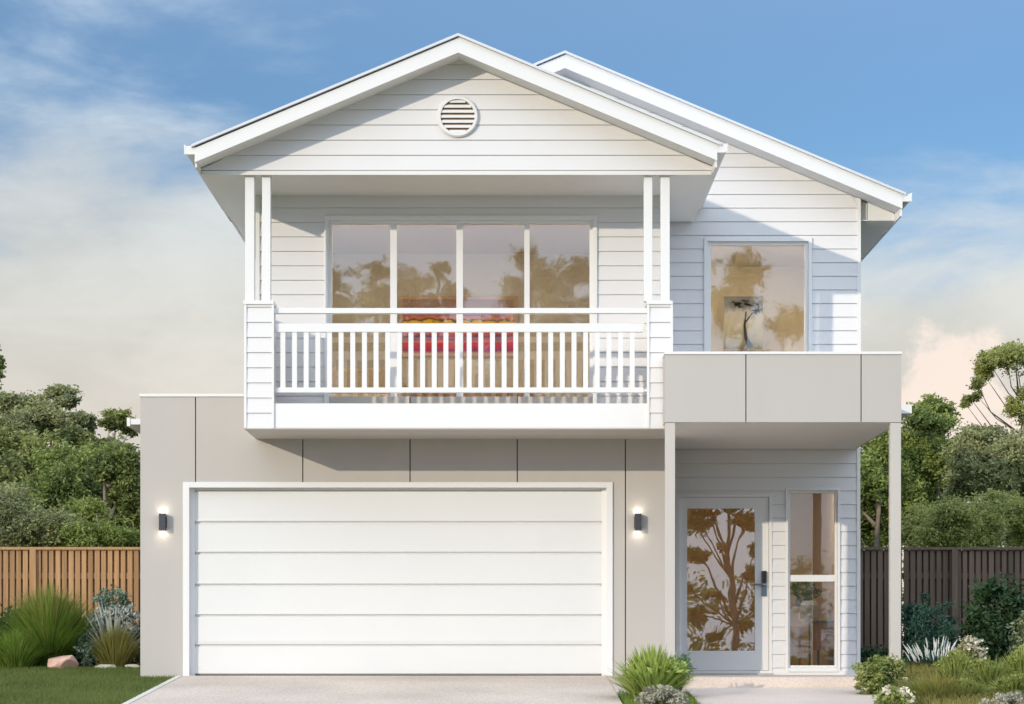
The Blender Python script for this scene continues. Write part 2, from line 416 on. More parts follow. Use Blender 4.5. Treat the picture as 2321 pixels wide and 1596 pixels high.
# garage front: grey sheet cladding in panels
gL, gR = X(318, YG), X(1507, YG); gT = Z(899, YG)
oL, oR, oT = X(415, YG), X(1388, YG), Z(1093, YG)
ju = [443, 686, 929, 1172, 1417]
jx = [X(u, YG) for u in ju]; g = .0065
b = MB()
b.box(gL, jx[0] - g, YG, YG + .03, oT, gT)
for a, c in zip(jx[:-1], jx[1:]): b.box(a + g, c - g, YG, YG + .03, oT, gT)
b.box(gL, oL, YG, YG + .03, -.02, oT)
b.box(oR, jx[4] - g, YG, YG + .03, -.02, oT)
b.box(jx[4] + g, gR, YG, YG + .03, -.02, gT)
b.build('garage_wall', 'grey', house)
b = MB()
b.box(gL + .01, gR - .01, YG + .03, YG + .12, oT - .02, gT - .01)
b.box(gL + .01, oL + .05, YG + .03, YG + .12, -.02, oT - .02)
b.box(oR - .05, gR - .01, YG + .03, YG + .12, -.02, oT - .02)
b.build('wall_backing', 'joint', house)
b = MB(); b.box(gL - .0, gL + .03, YG + .03, 31.5, -.05, gT); b.build('garage_side_wall', 'grey', house)
box('parapet_cap', 'trim', house, gL - .01, XL - .001, YG - .012, YG + .14, gT, gT + .032)
box('garage_roof', 'roof', house, gL + .03, XL, YG + .14, 31.5, 3.0, 3.06)

# garage door
gd = node('garage_door', house)
fw = .072
b = MB()
b.box(oL, oL + fw, YG - .022, YG + .10, 0.0, oT); b.box(oR - fw, oR, YG - .022, YG + .10, 0.0, oT)
b.box(oL + fw, oR - fw, YG - .022, YG + .10, oT - .062, oT)
b.build('door_frame', 'trim', gd, bevel=.003)
yd = YG + .085
vs = [1112, 1186, 1255.6, 1327.7, 1397, 1464.5, 1533]
b = MB()
for k in range(6):
    zt, zb = Z(vs[k], yd), max(Z(vs[k + 1], yd), .004)
    xl, xr = oL + .05, oR - .05
    gg = .015
    prof = [(yd, zb + gg * 1.6), (yd, zt - gg), (yd + .018, zt), (yd + .05, zt), (yd + .05, zb), (yd + .022, zb), (yd + .022, zb + gg * .6)]
    b.prism_x(prof, xl, xr)
    if k < 5: b.box(xl, xr, yd - .009, yd - .0005, zb + gg * 1.6 + .001, zb + gg * 1.6 + .017)
    if k == 4: b.box(xl, xr, yd - .006, yd + .01, zb + .05, zb + .062)
b.build('door_panel', 'door_white', gd)
box('bottom_seal', 'seal', gd, oL + .05, oR - .05, yd + .004, yd + .03, -.004, .012)
box('header', 'trim', gd, oL + fw, oR - fw, yd + .012, yd + .05, Z(1112, yd) + .002, oT)
for s in (0, 1):                                         # side guides
    x = oL + fw if s == 0 else oR - fw - .05
    box('guide_rail', 'trim', gd, x, x + .05, yd - .012, yd + .003, 0.002, oT - .062)

# balcony base, pillars, posts
bal = node('balcony', house)
zB0, zB1 = Z(970, YB), Z(914, YB)
pl = (X(553, YB), X(618, YB)); pr = (X(1466, YB), X(1522, YB))
box('floor_slab', 'trim', bal, pl[1] - .0, pr[0] + .0, YB + .02, YG - .001, zB0 + .004, zB1)
box('underside_lining', 'greytrim', bal, pl[0] + .002, pr[1] - .002, YB + .003, YG - .002, zB0 - .012, zB0)
zP = Z(690, YB)
for a, c in (pl, pr):
    pi = node('pillar', bal)
    b = MB(); siding(b, YB + .02, Z(697, YB), zB0, zP, a + .02, c - .0)
    b.box(a + .02, c, YB + .021, YB + .30, zB0 + .001, zP)
    b.build('pillar_cladding', 'white', pi)
    box('corner_board', 'trim', pi, a, a + .026, YB - .004, YB + .05, zB0, zP); box('corner_board', 'trim', pi, c - .012, c + .012, YB - .004, YB + .05, zB0, zP)
    box('pillar_cap', 'trim', pi, a - .008, c + .012, YB - .012, YB + .32, zP, zP + .04, bevel=.003)
for k, (a, c) in enumerate(((554.5, 575), (593, 612), (1459.5, 1478.5), (1497.5, 1518))):
    box('post', 'trim', bal, X(a, YB), X(c, YB), YB + .03, YB + .13, zP + .04, ZS, bevel=.003)
# solid side parapets
for x0 in (pl[0] + .02, pr[1] - .13):
    box('side_parapet', 'white', bal, x0, x0 + .11, YB + .30, YG - .003, zB0 + .002, zP + .035)
# balustrade
bs = node('balustrade', house)
yr0, yr1 = YB + .05, YB + .10
box('handrail', 'trim', bs, pl[1] - .01, pr[0] + .01, yr0, yr1 + .02, Z(708.5, YB), Z(696.5, YB), bevel=.004)
box('top_rail', 'trim', bs, X(624, YB), X(1459, YB), yr0, yr1, Z(751, YB), Z(731.5, YB), bevel=.003)
box('bottom_rail', 'trim', bs, X(624, YB), X(1459, YB), yr0, yr1, Z(888.5, YB), Z(877, YB), bevel=.003)
b = MB(); b.box(0, .053, 0, .035, 0, 1)
me0 = b.build('baluster', 'trim', bs)
z0b, z1b = Z(877.5, YB), Z(750.5, YB)
me0.scale = (1, 1, z1b - z0b)
for k in range(31):
    o = me0 if k == 0 else me0.copy()
    if k: COL.objects.link(o)
    o.parent = bs; o.location = (X(634 + 26.45 * k, YB), yr0 + .008, z0b) 
    o.location = Vector(o.location) - world_loc(bs)
# brackets joining rails to pillars
for x in (pl[1], X(1459, YB)):
    for v in (744, 883): box('rail_bracket', 'trim', bs, x - .002, x + (X(624, YB) - pl[1]) + .012, yr0 + .01, yr0 + .03, Z(v + 3, YB), Z(v - 3, YB))

# ----- windows
def window(name, outer, y, mull, fr, arch, glass, sill=0, transom=None, deep=.05):
    """outer=(x0,x1,z0,z1) of the frame; mull=list of (x0,x1); architrave width arch"""
    x0, x1, z0, z1 = outer; W = node(name, house)
    if arch:
        b = MB(); a = arch
        b.box(x0 - a, x0, y - .035, y + .02, z0 - (0 if not sill else sill), z1 + a); b.box(x1, x1 + a, y - .035, y + .02, z0 - (0 if not sill else sill), z1 + a)
        b.box(x0, x1, y - .035, y + .02, z1, z1 + a)
        if sill: b.box(x0 - .0, x1 + .0, y - .045, y + .02, z0 - sill, z0)
        b.build('architrave', 'trim', W, bevel=.003)
    b = MB(); f = fr
    yf0, yf1 = y + .005, y + .075
    b.box(x0, x0 + f, yf0, yf1, z0, z1); b.box(x1 - f, x1, yf0, yf1, z0, z1)
    b.box(x0 + f, x1 - f, yf0, yf1, z1 - f, z1); b.box(x0 + f, x1 - f, yf0, yf1, z0, z0 + f)
    for m0, m1 in mull: b.box(m0, m1, yf0 + .004, yf1, z0 + f, z1 - f)
    if transom: b.box(x0 + f, x1 - f, yf0 + .004, yf1, transom[0], transom[1])
    b.build('window_frame', 'trim', W, bevel=.002)
    xs = [x0 + f] + [q for m in mull for q in m] + [x1 - f]
    zs = [(z0 + f, z1 - f)] if not transom else [(z0 + f, transom[0]), (transom[1], z1 - f)]
    for i in range(0, len(xs), 2):
        for za, zb in zs:
            MB().box(xs[i], xs[i + 1], y + deep, y + deep + .005, za, zb).build('pane', glass, W)
    return W
# four-pane sliding doors to the balcony
wx0, wx1, wz0, wz1 = X(745, YG), X(1343, YG), zB1 + .01, Z(500, YG)
window('balcony_window', (wx0, wx1, wz0, wz1), YG + .0, [(X(884, YG), X(899, YG)), (X(1034, YG), X(1049, YG)), (X(1188, YG), X(1200, YG))], .035, .05, 'glass', deep=.045)
wall_z0 = zB1 - .02
b = MB(); zr = 5.156
siding(b, YG, zr, wall_z0, ZS, XL + .03, wx0 - .03)
siding(b, YG, zr, wall_z0, ZS, wx1 + .03, XR)
siding(b, YG, zr, wz1 + .03, ZS, wx0 - .03, wx1 + .03)
b.box(XL + .02, wx0 - .001, YG + .001, YG + .10, wall_z0, ZS + .2); b.box(wx1 + .001, XR, YG + .001, YG + .10, wall_z0, ZS + .2)
b.box(wx0 - .001, wx1 + .001, YG + .001, YG + .10, wz1 + .001, ZS + .2)
b.build('upper_wall', 'white', house)
box('corner_board', 'trim', house, XL, XL + .045, YG - .026, YG + .05, gT + .03, ZS - .001)
b = MB()
b.box(XL, XL + .02, YG + .05, 31.5, 2.8, ZS + .2); b.build('upper_side_wall', 'white', house)
box('upper_side_wall', 'white', house, XR - .02, XR, YG + .1, YW, 2.8, ZS + .25)

# entry and upper right wall
rx0, rx1, rz0, rz1 = X(1603, YW), X(1831, YW), 3.62, Z(548, YW)
window('bedroom_window', (rx0, rx1, rz0, rz1), YW, [], .04, .045, 'glass', sill=.05, deep=.05)
dx0, dx1, dz1 = X(1530, YW), X(1749, YW), Z(1120, YW)
sx0, sx1, sz0, sz1 = X(1785, YW), X(1897, YW), .085, Z(1112, YW)
window('sidelight_window', (sx0, sx1, sz0, sz1), YW, [], .028, .03, 'sideglass', sill=.05, transom=(Z(1318, YW), Z(1303, YW)), deep=.05)
zsl, zcan = 2.73, 3.40
b = MB(); ze = 1.559; zu = 5.631 - 20 * P
# lower
siding(b, YW, ze, .0, zsl + .1, XR, dx0); siding(b, YW, ze, dz1, zsl + .1, dx0, sx0 - .02)
siding(b, YW, ze, .05, dz1, dx1, sx0 - .02); siding(b, YW, ze, .05, zsl + .1, sx1 + .02, XE - .03)
siding(b, YW, ze, sz1 + .02, zsl + .1, sx0 - .02, sx1 + .02)
b.box(XR, dx0, YW + .001, YW + .1, -.05, zsl + .3); b.box(dx0, sx0, YW + .001, YW + .1, dz1, zsl + .3)
b.box(dx1, sx0, YW + .001, YW + .1, -.05, dz1); b.box(sx1, XE - .01, YW + .001, YW + .1, -.05, zsl + .3)
b.box(sx0, sx1, YW + .001, YW + .1, sz1, zsl + .3); b.box(sx0, sx1, YW + .001, YW + .1, -.05, sz0)
b.build('entry_wall', 'white', house)
b = MB(); b.box(dx1 + .001, XE, YW - .03, YW + .0, .0, .05); b.box(XE - .04, XE, YW - .028, YW + .02, .05, zsl)
b.build('base_board', 'trim', house)
XA, ZA, SL = X(1280, 25.6), 7.42, .4165                 # main ridge
RO = 4.67; LO = -3.36
zunder = lambda x: ZA - .178 - SL * abs(x - XA)
def xr_main(z):
    x = XA + (ZA - .178 - z) / SL
    return max(min(x, XE - .03), XA)
def xl_main(z): return -1.2 if z < 6.3 else max(-1.2, XA - (ZA - .178 - z) / SL)
b = MB()
siding(b, YW, zu, 2.9, rz0, XR, XE - .03); siding(b, YW, zu, rz0, rz1, XR, rx0 - .02); siding(b, YW, zu, rz0, rz1, rx1 + .02, XE - .03)
siding(b, YW, zu, rz1, ZS, XR, XE - .03)
siding(b, YW, zu, ZS, ZA - .178, xl_main, xr_main)
b.box(XR, rx0, YW + .001, YW + .1, 2.8, ZS); b.box(rx1, XE - .01, YW + .001, YW + .1, 2.8, ZS)
b.box(rx0, rx1, YW + .001, YW + .1, 2.8, rz0); b.box(rx0, rx1, YW + .001, YW + .1, rz1, ZS)
b.prism_y([(-3.2, ZS), (XE - .01, ZS), (XE - .01, zunder(XE)), (XA, ZA - .178), (-3.2, zunder(-3.2))], YW + .001, YW + .1)
b.build('bedroom_wall', 'white', house)
box('corner_board', 'trim', house, XE - .035, XE + .006, YW - .028, YW + .03, zcan, zunder(XE))
b = MB(); b.box(XE - .02, XE, YW + .1, 31.5, -.05, ZS + .05); b.box(-4.19, XL, 31.4, 31.5, -.05, 2.99); b.box(XL, XE, 31.4, 31.5, -.05, ZS + .05)
b.build('rear_side_wall', 'white', house)

# gable wall over the balcony
GA, GZ = X(1038, 23.03), 6.885
YF = 23.03; fl, frx = X(441, YF), X(1625, YF)
gul = lambda x: GZ - .178 - SL * abs(x - GA)
gbot = ZS
b = MB()
siding(b, YB, 5.50, 5.50, gul(GA), lambda z: max(fl + .02, GA - (GZ - .178 - z) / SL), lambda z: min(frx - .02, GA + (GZ - .178 - z) / SL))
b.prism_y([(fl + .02, ZS), (frx - .02, ZS), (frx - .02, gul(frx)), (GA, GZ - .178), (fl + .02, gul(fl))], YB + .001, YB + .09)
b.build('gable_wall', 'white', house)
box('gable_trim', 'soffit', house, fl + .03, frx - .03, YB - .022, YB + .0, ZS - .012, ZS + .03)
# round louvred vent
vt = node('gable_vent', house); vc = (X(1037, YB), Z(266, YB)); R1, R0 = .225, .185
b = MB(); seg = 48
for k in range(seg):
    t0, t1 = 2 * math.pi * k / seg, 2 * math.pi * (k + 1) / seg
    p = lambda r, t, y: (vc[0] + r * math.cos(t), y, vc[1] + r * math.sin(t))
    ya, yb = YB - .055, YB - .001
    b.poly([p(R0, t0, ya), p(R0, t1, ya), p(R1 - .012, t1, ya), p(R1 - .012, t0, ya)])
    b.poly([p(R1 - .012, t0, ya), p(R1 - .012, t1, ya), p(R1, t1, ya + .015), p(R1, t0, ya + .015)])
    b.poly([p(R1, t0, ya + .015), p(R1, t1, ya + .015), p(R1, t1, yb), p(R1, t0, yb)])
    b.poly([p(R0, t1, ya), p(R0, t0, ya), p(R0, t0, yb), p(R0, t1, yb)])
b.build('vent_ring', 'trim', vt)
b = MB(); b.poly([(vc[0] + R0 * math.cos(2 * math.pi * k / seg), YB - .023, vc[1] + R0 * math.sin(2 * math.pi * k / seg)) for k in range(seg)]); b.build('vent_backing', 'timber', vt)
b = MB()
for k in range(7):
    z = vc[1] - R0 + .018 + k * .0545; 
    h = R0 * R0 - (z - vc[1] + .005) ** 2
    if h <= .001: continue
    hw = math.sqrt(h)
    b.prism_x([(YB - .052, z - .012), (YB - .048, z - .016), (YB - .026, z + .018), (YB - .03, z + .022)], vc[0] - hw, vc[0] + hw)
b.build('louvre', 'trim', vt)

# roofs
def gable_roof(xl, xa, xr, za, y0, y1, yw, wl, wr, soff_l=True, soff_r=True, gapside=True, ys_r=None, right_end=None):
    R = node('roof', house)
    zl, zr_ = za - SL * (xa - xl), za - SL * (xr - xa)
    t = .028
    b = MB()
    e = .035
    b.prism_y([(xl - e, zl - SL * e), (xa, za), (xa, za - t), (xl - e, zl - SL * e - t)], y0 - .03, y1)
    b.prism_y([(xa, za), (xr + e, zr_ - SL * e), (xr + e, zr_ - SL * e - t), (xa, za - t)], y0 - .03, y1)
    b.build('roof_sheet', 'roof', R)
    bt = t + .002; bb = t + .172
    b = MB()
    gp = .018
    b.prism_y([(xl, zl - bt - gp), (xa, za - bt - gp * .6), (xa, za - bb), (xl, zl - bb)], y0, y0 + .03)
    b.prism_y([(xa, za - bt), (xr, zr_ - bt), (xr, zr_ - bb), (xa, za - bb)], y0, y0 + .03)
    b.build('barge_board', 'trim', R)
    b = MB()                                                      # raked lining under the overhang
    q = .02
    b.prism_y([(xl + .005, zl - bb + q), (xa, za - bb + q), (xa, za - bb + q + .012), (xl + .005, zl - bb + q + .012)], y0 + .03, yw)
    b.prism_y([(xa, za - bb + q), (xr - .005, zr_ - bb + q), (xr - .005, zr_ - bb + q + .012), (xa, za - bb + q + .012)], y0 + .03, yw)
    b.build('raked_soffit', 'soffit', R)
    b = MB()                                                      # eave fascias
    for q0, q1, zz in ((xl, xl + .02, zl), (xr - .02, xr, zr_)): box('eave_fascia', 'trim', R, q0, q1, y0 + .03, y1, ZS - .002, zz - bt)
    for s, x, z in ((-1, xl, zl), (1, xr, zr_)):
        b = MB(); g0 = .115
        prof = [(x, z - .03), (x, z - .115), (x + s * .085, z - .115), (x + s * .10, z - .10), (x + s * g0, z - .03), (x + s * g0, z - .012), (x + s * (g0 - .014), z - .012), (x + s * (g0 - .014), z - .09), (x + s * .012, z - .09), (x + s * .012, z - .03)]
        if s < 0: prof = prof[::-1]
        b.prism_y(prof, y0 + .002, y1)
        b.box(min(x + s * .002, x + s * (g0 - .002)), max(x + s * .002, x + s * (g0 - .002)), y0 + .004, y0 + .010, z - .113, z - .025)
        b.build('gutter', 'trim', R)
    return R
r1 = gable_roof(fl, GA, frx, GZ, YF, YW - .03, YB, XL, XR)
b = MB()
b.box(fl + .02, frx - .02, YB + .09, YG + .1, ZS, ZS + .012)
b.box(fl + .02, XL, YG + .1, YW - .04, ZS, ZS + .012)
b.box(XR, frx - .02, YG + .1, YW - .04, ZS, ZS + .012)
b.build('eave_soffit', 'soffit', r1)
r2 = gable_roof(LO, XA, RO, ZA, 25.6, 31.9, YW, XL, XE)
box('eave_soffit', 'soffit', r2, LO + .02, XL, YW, 31.8, ZS + .02, ZS + .032)
box('eave_soffit', 'soffit', r2, XE, RO - .02, YW + .02, 31.8, ZS + .02, ZS + .032)
zr_ = ZA - SL * (RO - XA) - .2
b = MB(); xb = X(1966, YW)
b.prism_y([(xb, ZS + .02), (RO - .022, ZS + .02), (RO - .022, zunder(RO)), (xb, zunder(xb))], YW, YW + .02)
b.build('eave_box_end', 'trim', r2)
b = MB(); b.prism_y([(XE + .007, ZS + .02), (xb, ZS + .02), (xb, zunder(xb)), (XE + .007, zunder(XE))], YW + .06, YW + .08); b.build('eave_infill', 'trim', r2)
# back gable closing wall
b = MB(); b.prism_y([(LO + .05, ZS), (RO - .05, ZS), (XA, ZA - .2)], 31.35, 31.39); b.build('rear_gable', 'white', house)

# entry canopy
cn = node('porch_canopy', house)
YC = 23.04; c0, c1 = X(1507, YC), X(2042, YC); cT = Z(803, YC)
cj = [X(1690, YC), X(1951, YC)]; xs = [c0, cj[0] - .006, cj[0] + .006, cj[1] - .006, cj[1] + .006, c1]
b = MB()
for i in (0, 2, 4): b.box(xs[i], xs[i + 1], YC, YC + .03, zsl, cT)
b.box(c0, c0 + .03, YC + .03, YB - .016, zsl, cT)
b.box(c1 - .03, c1, YC + .03, YW - .03, zsl, cT)
b.build('fascia_panel', 'grey', cn)
b = MB(); b.box(c0 + .04, c1 - .04, YC + .03, YC + .12, zsl + .01, cT - .01); b.box(c0 + .04, XR + .02, YC + .12, YB - .02, zsl + .01, cT - .01)
b.box(XR + .02, c1 - .04, YC + .12, YW - .03, zsl + .012, 3.3); b.build('canopy_core', 'joint', cn)
b = MB(); b.box(c0 + .03, c1 - .03, YC + .03, YB - .02, zsl - .004, zsl + .01); b.box(XR + .02, c1 - .03, YB - .02, YW - .022, zsl - .004, zsl + .01)
b.build('canopy_soffit', 'soffit', cn)
b = MB(); b.box(c0 - .008, c1 + .008, YC - .01, YB - .018, cT, cT + .028); b.box(XR + .02, c1 + .008, YB - .018, YW - .025, cT, cT + .028)
b.build('canopy_cap', 'trim', cn)
for a, c in ((1507, 1530), (2017, 2042)):
    box('column', 'greytrim', house, X(a, YC) + .003, X(c, YC) - .002, YC + .004, YC + .11, -.19, zsl - .005, bevel=.003)

# front door
fd = node('front_door', house)
b = MB(); jw = .05
b.box(dx0, dx0 + jw, YW - .02, YW + .09, .0, dz1); b.box(dx1 - .035, dx1, YW - .02, YW + .09, .0, dz1)
b.box(dx0 + jw, dx1 - .035, YW - .02, YW + .09, dz1 - .035, dz1); b.box(dx0 + jw, dx1 - .035, YW - .02, YW + .09, 0, .05)
b.build('door_frame', 'trim', fd, bevel=.002)
lx0, lx1 = dx0 + jw + .004, dx1 - .039
gx0, gx1, gz0_, gz1_ = X(1557, YW), X(1711, YW), Z(1475, YW), Z(1152, YW)
b = MB(); y0, y1 = YW + .02, YW + .06
b.box(lx0, gx0, y0, y1, .054, dz1 - .039); b.box(gx1, lx1, y0, y1, .054, dz1 - .039)
b.box(gx0, gx1, y0, y1, .054, gz0_); b.box(gx0, gx1, y0, y1, gz1_, dz1 - .039)
b.build('door_leaf', 'trim', fd)
MB().box(gx0, gx1, YW + .038, YW + .044, gz0_, gz1_).build('glass_panel', 'doorglass', fd)
hx = X(1731, YW)
b = MB(); b.box(hx - .03, hx + .03, YW - .012, YW + .022, Z(1321, YW), Z(1294, YW)); b.build('keypad_lock', 'black', fd, bevel=.005)
b = MB(); b.box(hx - .03, hx + .03, YW + .002, YW + .022, Z(1351, YW), Z(1322, YW))
b.tube([(hx, YW + .01, Z(1326, YW)), (hx, YW - .04, Z(1326, YW)), (hx - .02, YW - .05, Z(1326, YW)), (hx - .13, YW - .05, Z(1325, YW))], [.015, .015, .014, .012])
b.build('lever_handle', 'chrome', fd)
b = MB(); b.box(dx0, dx1, YW - .06, YW + .0, .001, .02); b.build('threshold', 'greytrim', fd)

# small roofs on the side walls
b = MB(); b.box(-4.62, gL, 26.2, 30, Z(962, 26.2), Z(949, 26.2)); b.box(-4.66, -4.62, 26.19, 30, Z(966, 26.2), Z(947, 26.2)); b.build('side_hood', 'trim', house)
b = MB(); b.box(XE, X(2066, 26.4), 26.4, 30, Z(937, 26.4), Z(917, 26.4)); b.build('side_hood', 'trim', house)

# ----- rooms behind the glass
def room(name, x0, x1, y0, y1, z0, z1, mat, ceil, cz, floor='timber', lights=((.5, .5),), lr=.25):
    R = node(name, house); t = .03
    b = MB(); b.box(x0 - t, x0, y0, y1, z0, z1); b.box(x1, x1 + t, y0, y1, z0, z1); b.box(x0, x1, y1, y1 + t, z0, z1); b.build('inner_wall', mat, R)
    box('ceiling', 'soffit', R, x0, x1, y0, y1, z1, z1 + t); box('inner_floor', floor, R, x0, x1, y0, y1, z0 - t, z0)
    for fx, fy in lights:
        cx, cy = x0 + (x1 - x0) * fx, y0 + (y1 - y0) * fy
        MB().lathe(cx, cy, [(lr, z1 - .03), (lr, z1 - .001)], 20).build('added_glow_disc', ceil, R)  # unseen glowing disc, added to brighten the room behind the glass
    return R
room('living_room', XL + .06, XR - .06, YG + .11, 27.9, 2.985, 5.44, 'wallwarm', 'glow_living', 0, lights=((.2, .15), (.5, .15), (.8, .15)), lr=.22)
room('bedroom', XR + .05, XE - .06, YW + .11, 28.8, 3.35, 5.43, 'wallpale', 'glow_bed', 0, lights=((.3, .18), (.7, .18)), lr=.22)
room('entry_hall', XR + .05, XE - .06, YW + .11, 29.6, .005, 2.6, 'wallbrown', 'glow_hall', 0, lights=((.3, .35), (.8, .3)), lr=.2)

# ------------------------------------------------------------------ wall lamps
def wall_lamp(u, label):
    t = empty('wall_lamp', (X(u, YG), YG, Z(1184, YG)), label, 'wall lamp', 'up and down wall lamps beside the garage door')
    x = X(u, YG); za, zb = Z(1203, YG), Z(1165, YG)
    b = MB(); b.box(x - .042, x + .042, YG - .012, YG - .001, za + .03, zb - .03); b.build('back_plate', 'dark', t)
    b = MB(); yy = YG - .012
    b.box(x - .035, x + .035, yy - .085, yy - .08, za, zb); b.box(x - .035, x - .03, yy - .08, yy, za, zb); b.box(x + .03, x + .035, yy - .08, yy, za, zb); b.box(x - .03, x + .03, yy - .004, yy, za, zb)
    b.box(x - .03, x + .03, yy - .08, yy - .004, za + .06, zb - .06)
    b.build('lamp_body', 'dark', t)
    box('lens', 'lamp', t, x - .028, x + .028, yy - .078, yy - .005, zb - .03, zb - .02); box('lens', 'lamp', t, x - .028, x + .028, yy - .078, yy - .005, za + .02, za + .03)
    for s, z in ((1, zb + .012), (-1, za - .012)):
        ld = bpy.data.lights.new('lamp_bulb', 'POINT'); ld.energy = .2; ld.color = (1, .93, .8); ld.shadow_soft_size = .02
        lo = bpy.data.objects.new('lamp_bulb', ld); COL.objects.link(lo); lo.location = (x, YG - .055, z); attach(lo, t)
wall_lamp(370, 'dark up and down wall lamp on the grey wall left of the garage door')
wall_lamp(1445, 'dark up and down wall lamp on the grey panel between garage door and porch column')

# ------------------------------------------------------------------ things seen through the glass
def sunset_mat():
    m, t, b = material('abstract_canvas'); n = t.nodes; l = t.links
    tcn = n.new('ShaderNodeTexCoord'); sp = n.new('ShaderNodeSeparateXYZ'); l.new(tcn.outputs['Generated'], sp.inputs[0])
    mp = n.new('ShaderNodeMapping'); l.new(tcn.outputs['Generated'], mp.inputs[0]); mp.inputs['Scale'].default_value = (6, 1, 4)
    nz = n.new('ShaderNodeTexNoise'); l.new(mp.outputs[0], nz.inputs['Vector']); nz.inputs['Scale'].default_value = 1.3; nz.inputs['Detail'].default_value = 6
    ad = n.new('ShaderNodeMath'); ad.operation = 'MULTIPLY_ADD'; l.new(nz.outputs['Fac'], ad.inputs[0]); ad.inputs[1].default_value = .28; l.new(sp.outputs[2], ad.inputs[2])
    r = n.new('ShaderNodeValToRGB'); l.new(ad.outputs[0], r.inputs[0]); cr_ = r.color_ramp; cr_.interpolation = 'LINEAR'
    pts = [(0, (.10, .02, .09)), (.2, (.5, .03, .2)), (.32, (.85, .05, .07)), (.42, (.12, .03, .18)), (.5, (.8, .12, .15)), (.60, (.95, .25, .05)), (.66, (.98, .62, .05)), (.73, (.95, .6, .05)), (.755, (.03, .01, .01)), (.80, (.8, .25, .1)), (.88, (.35, .08, .2)), (1, (.40, .25, .2))]
    while len(cr_.elements) < len(pts): cr_.elements.new(.5)
    for el, (p, c) in zip(cr_.elements, pts): el.position = p; el.color = (*c, 1)
    l.new(r.outputs[0], b.inputs['Base Color']); b.inputs['Roughness'].default_value = .7
    return m
M['canvas'] = sunset_mat()
yp = 27.86
px0, px1, pz0, pz1 = X(905, yp), X(1173, yp), Z(808, yp), Z(672, yp)
pt = empty('painting', ((px0 + px1) / 2, yp, pz0), 'wide framed red and orange abstract painting on the living room back wall', 'painting')
b = MB(); f = .045
b.box(px0, px0 + f, yp - .02, yp + .03, pz0, pz1); b.box(px1 - f, px1, yp - .02, yp + .03, pz0, pz1); b.box(px0 + f, px1 - f, yp - .02, yp + .03, pz0, pz0 + f); b.box(px0 + f, px1 - f, yp - .02, yp + .03, pz1 - f, pz1)
b.build('picture_frame', 'oak', pt)
box('canvas', 'canvas', pt, px0 + f, px1 - f, yp, yp + .025, pz0 + f, pz1 - f)
# sideboard below it
sbx = empty('sideboard', (0, 27.5, 2.985), 'long low timber sideboard beneath the framed painting', 'sideboard')
b = MB(); b.box(-1.35, .25, 27.4, 27.85, 3.12, 3.62); b.build('cabinet', 'timber', sbx, bevel=.01)
box('top', 'oak', sbx, -1.38, .28, 27.38, 27.86, 3.62, 3.65)
for x in (-1.3, .17): box('leg', 'timber', sbx, x, x + .04, 27.45, 27.5, 2.987, 3.12)
sf = empty('sofa', (-1.6, 26.4, 2.985), 'brown sofa behind the left pane of the balcony window', 'sofa')
box('seat', 'linen', sf, -2.5, -1.45, 26.2, 27.0, 3.06, 3.42, bevel=.05); box('backrest', 'linen', sf, -2.5, -1.45, 27.0, 27.2, 3.1, 3.85, bevel=.05); box('armrest', 'linen', sf, -1.45, -1.28, 26.2, 27.2, 3.06, 3.6, bevel=.04)
for x in (-2.45, -1.4): box('leg', 'timber', sf, x, x + .05, 26.3, 26.35, 2.987, 3.06)

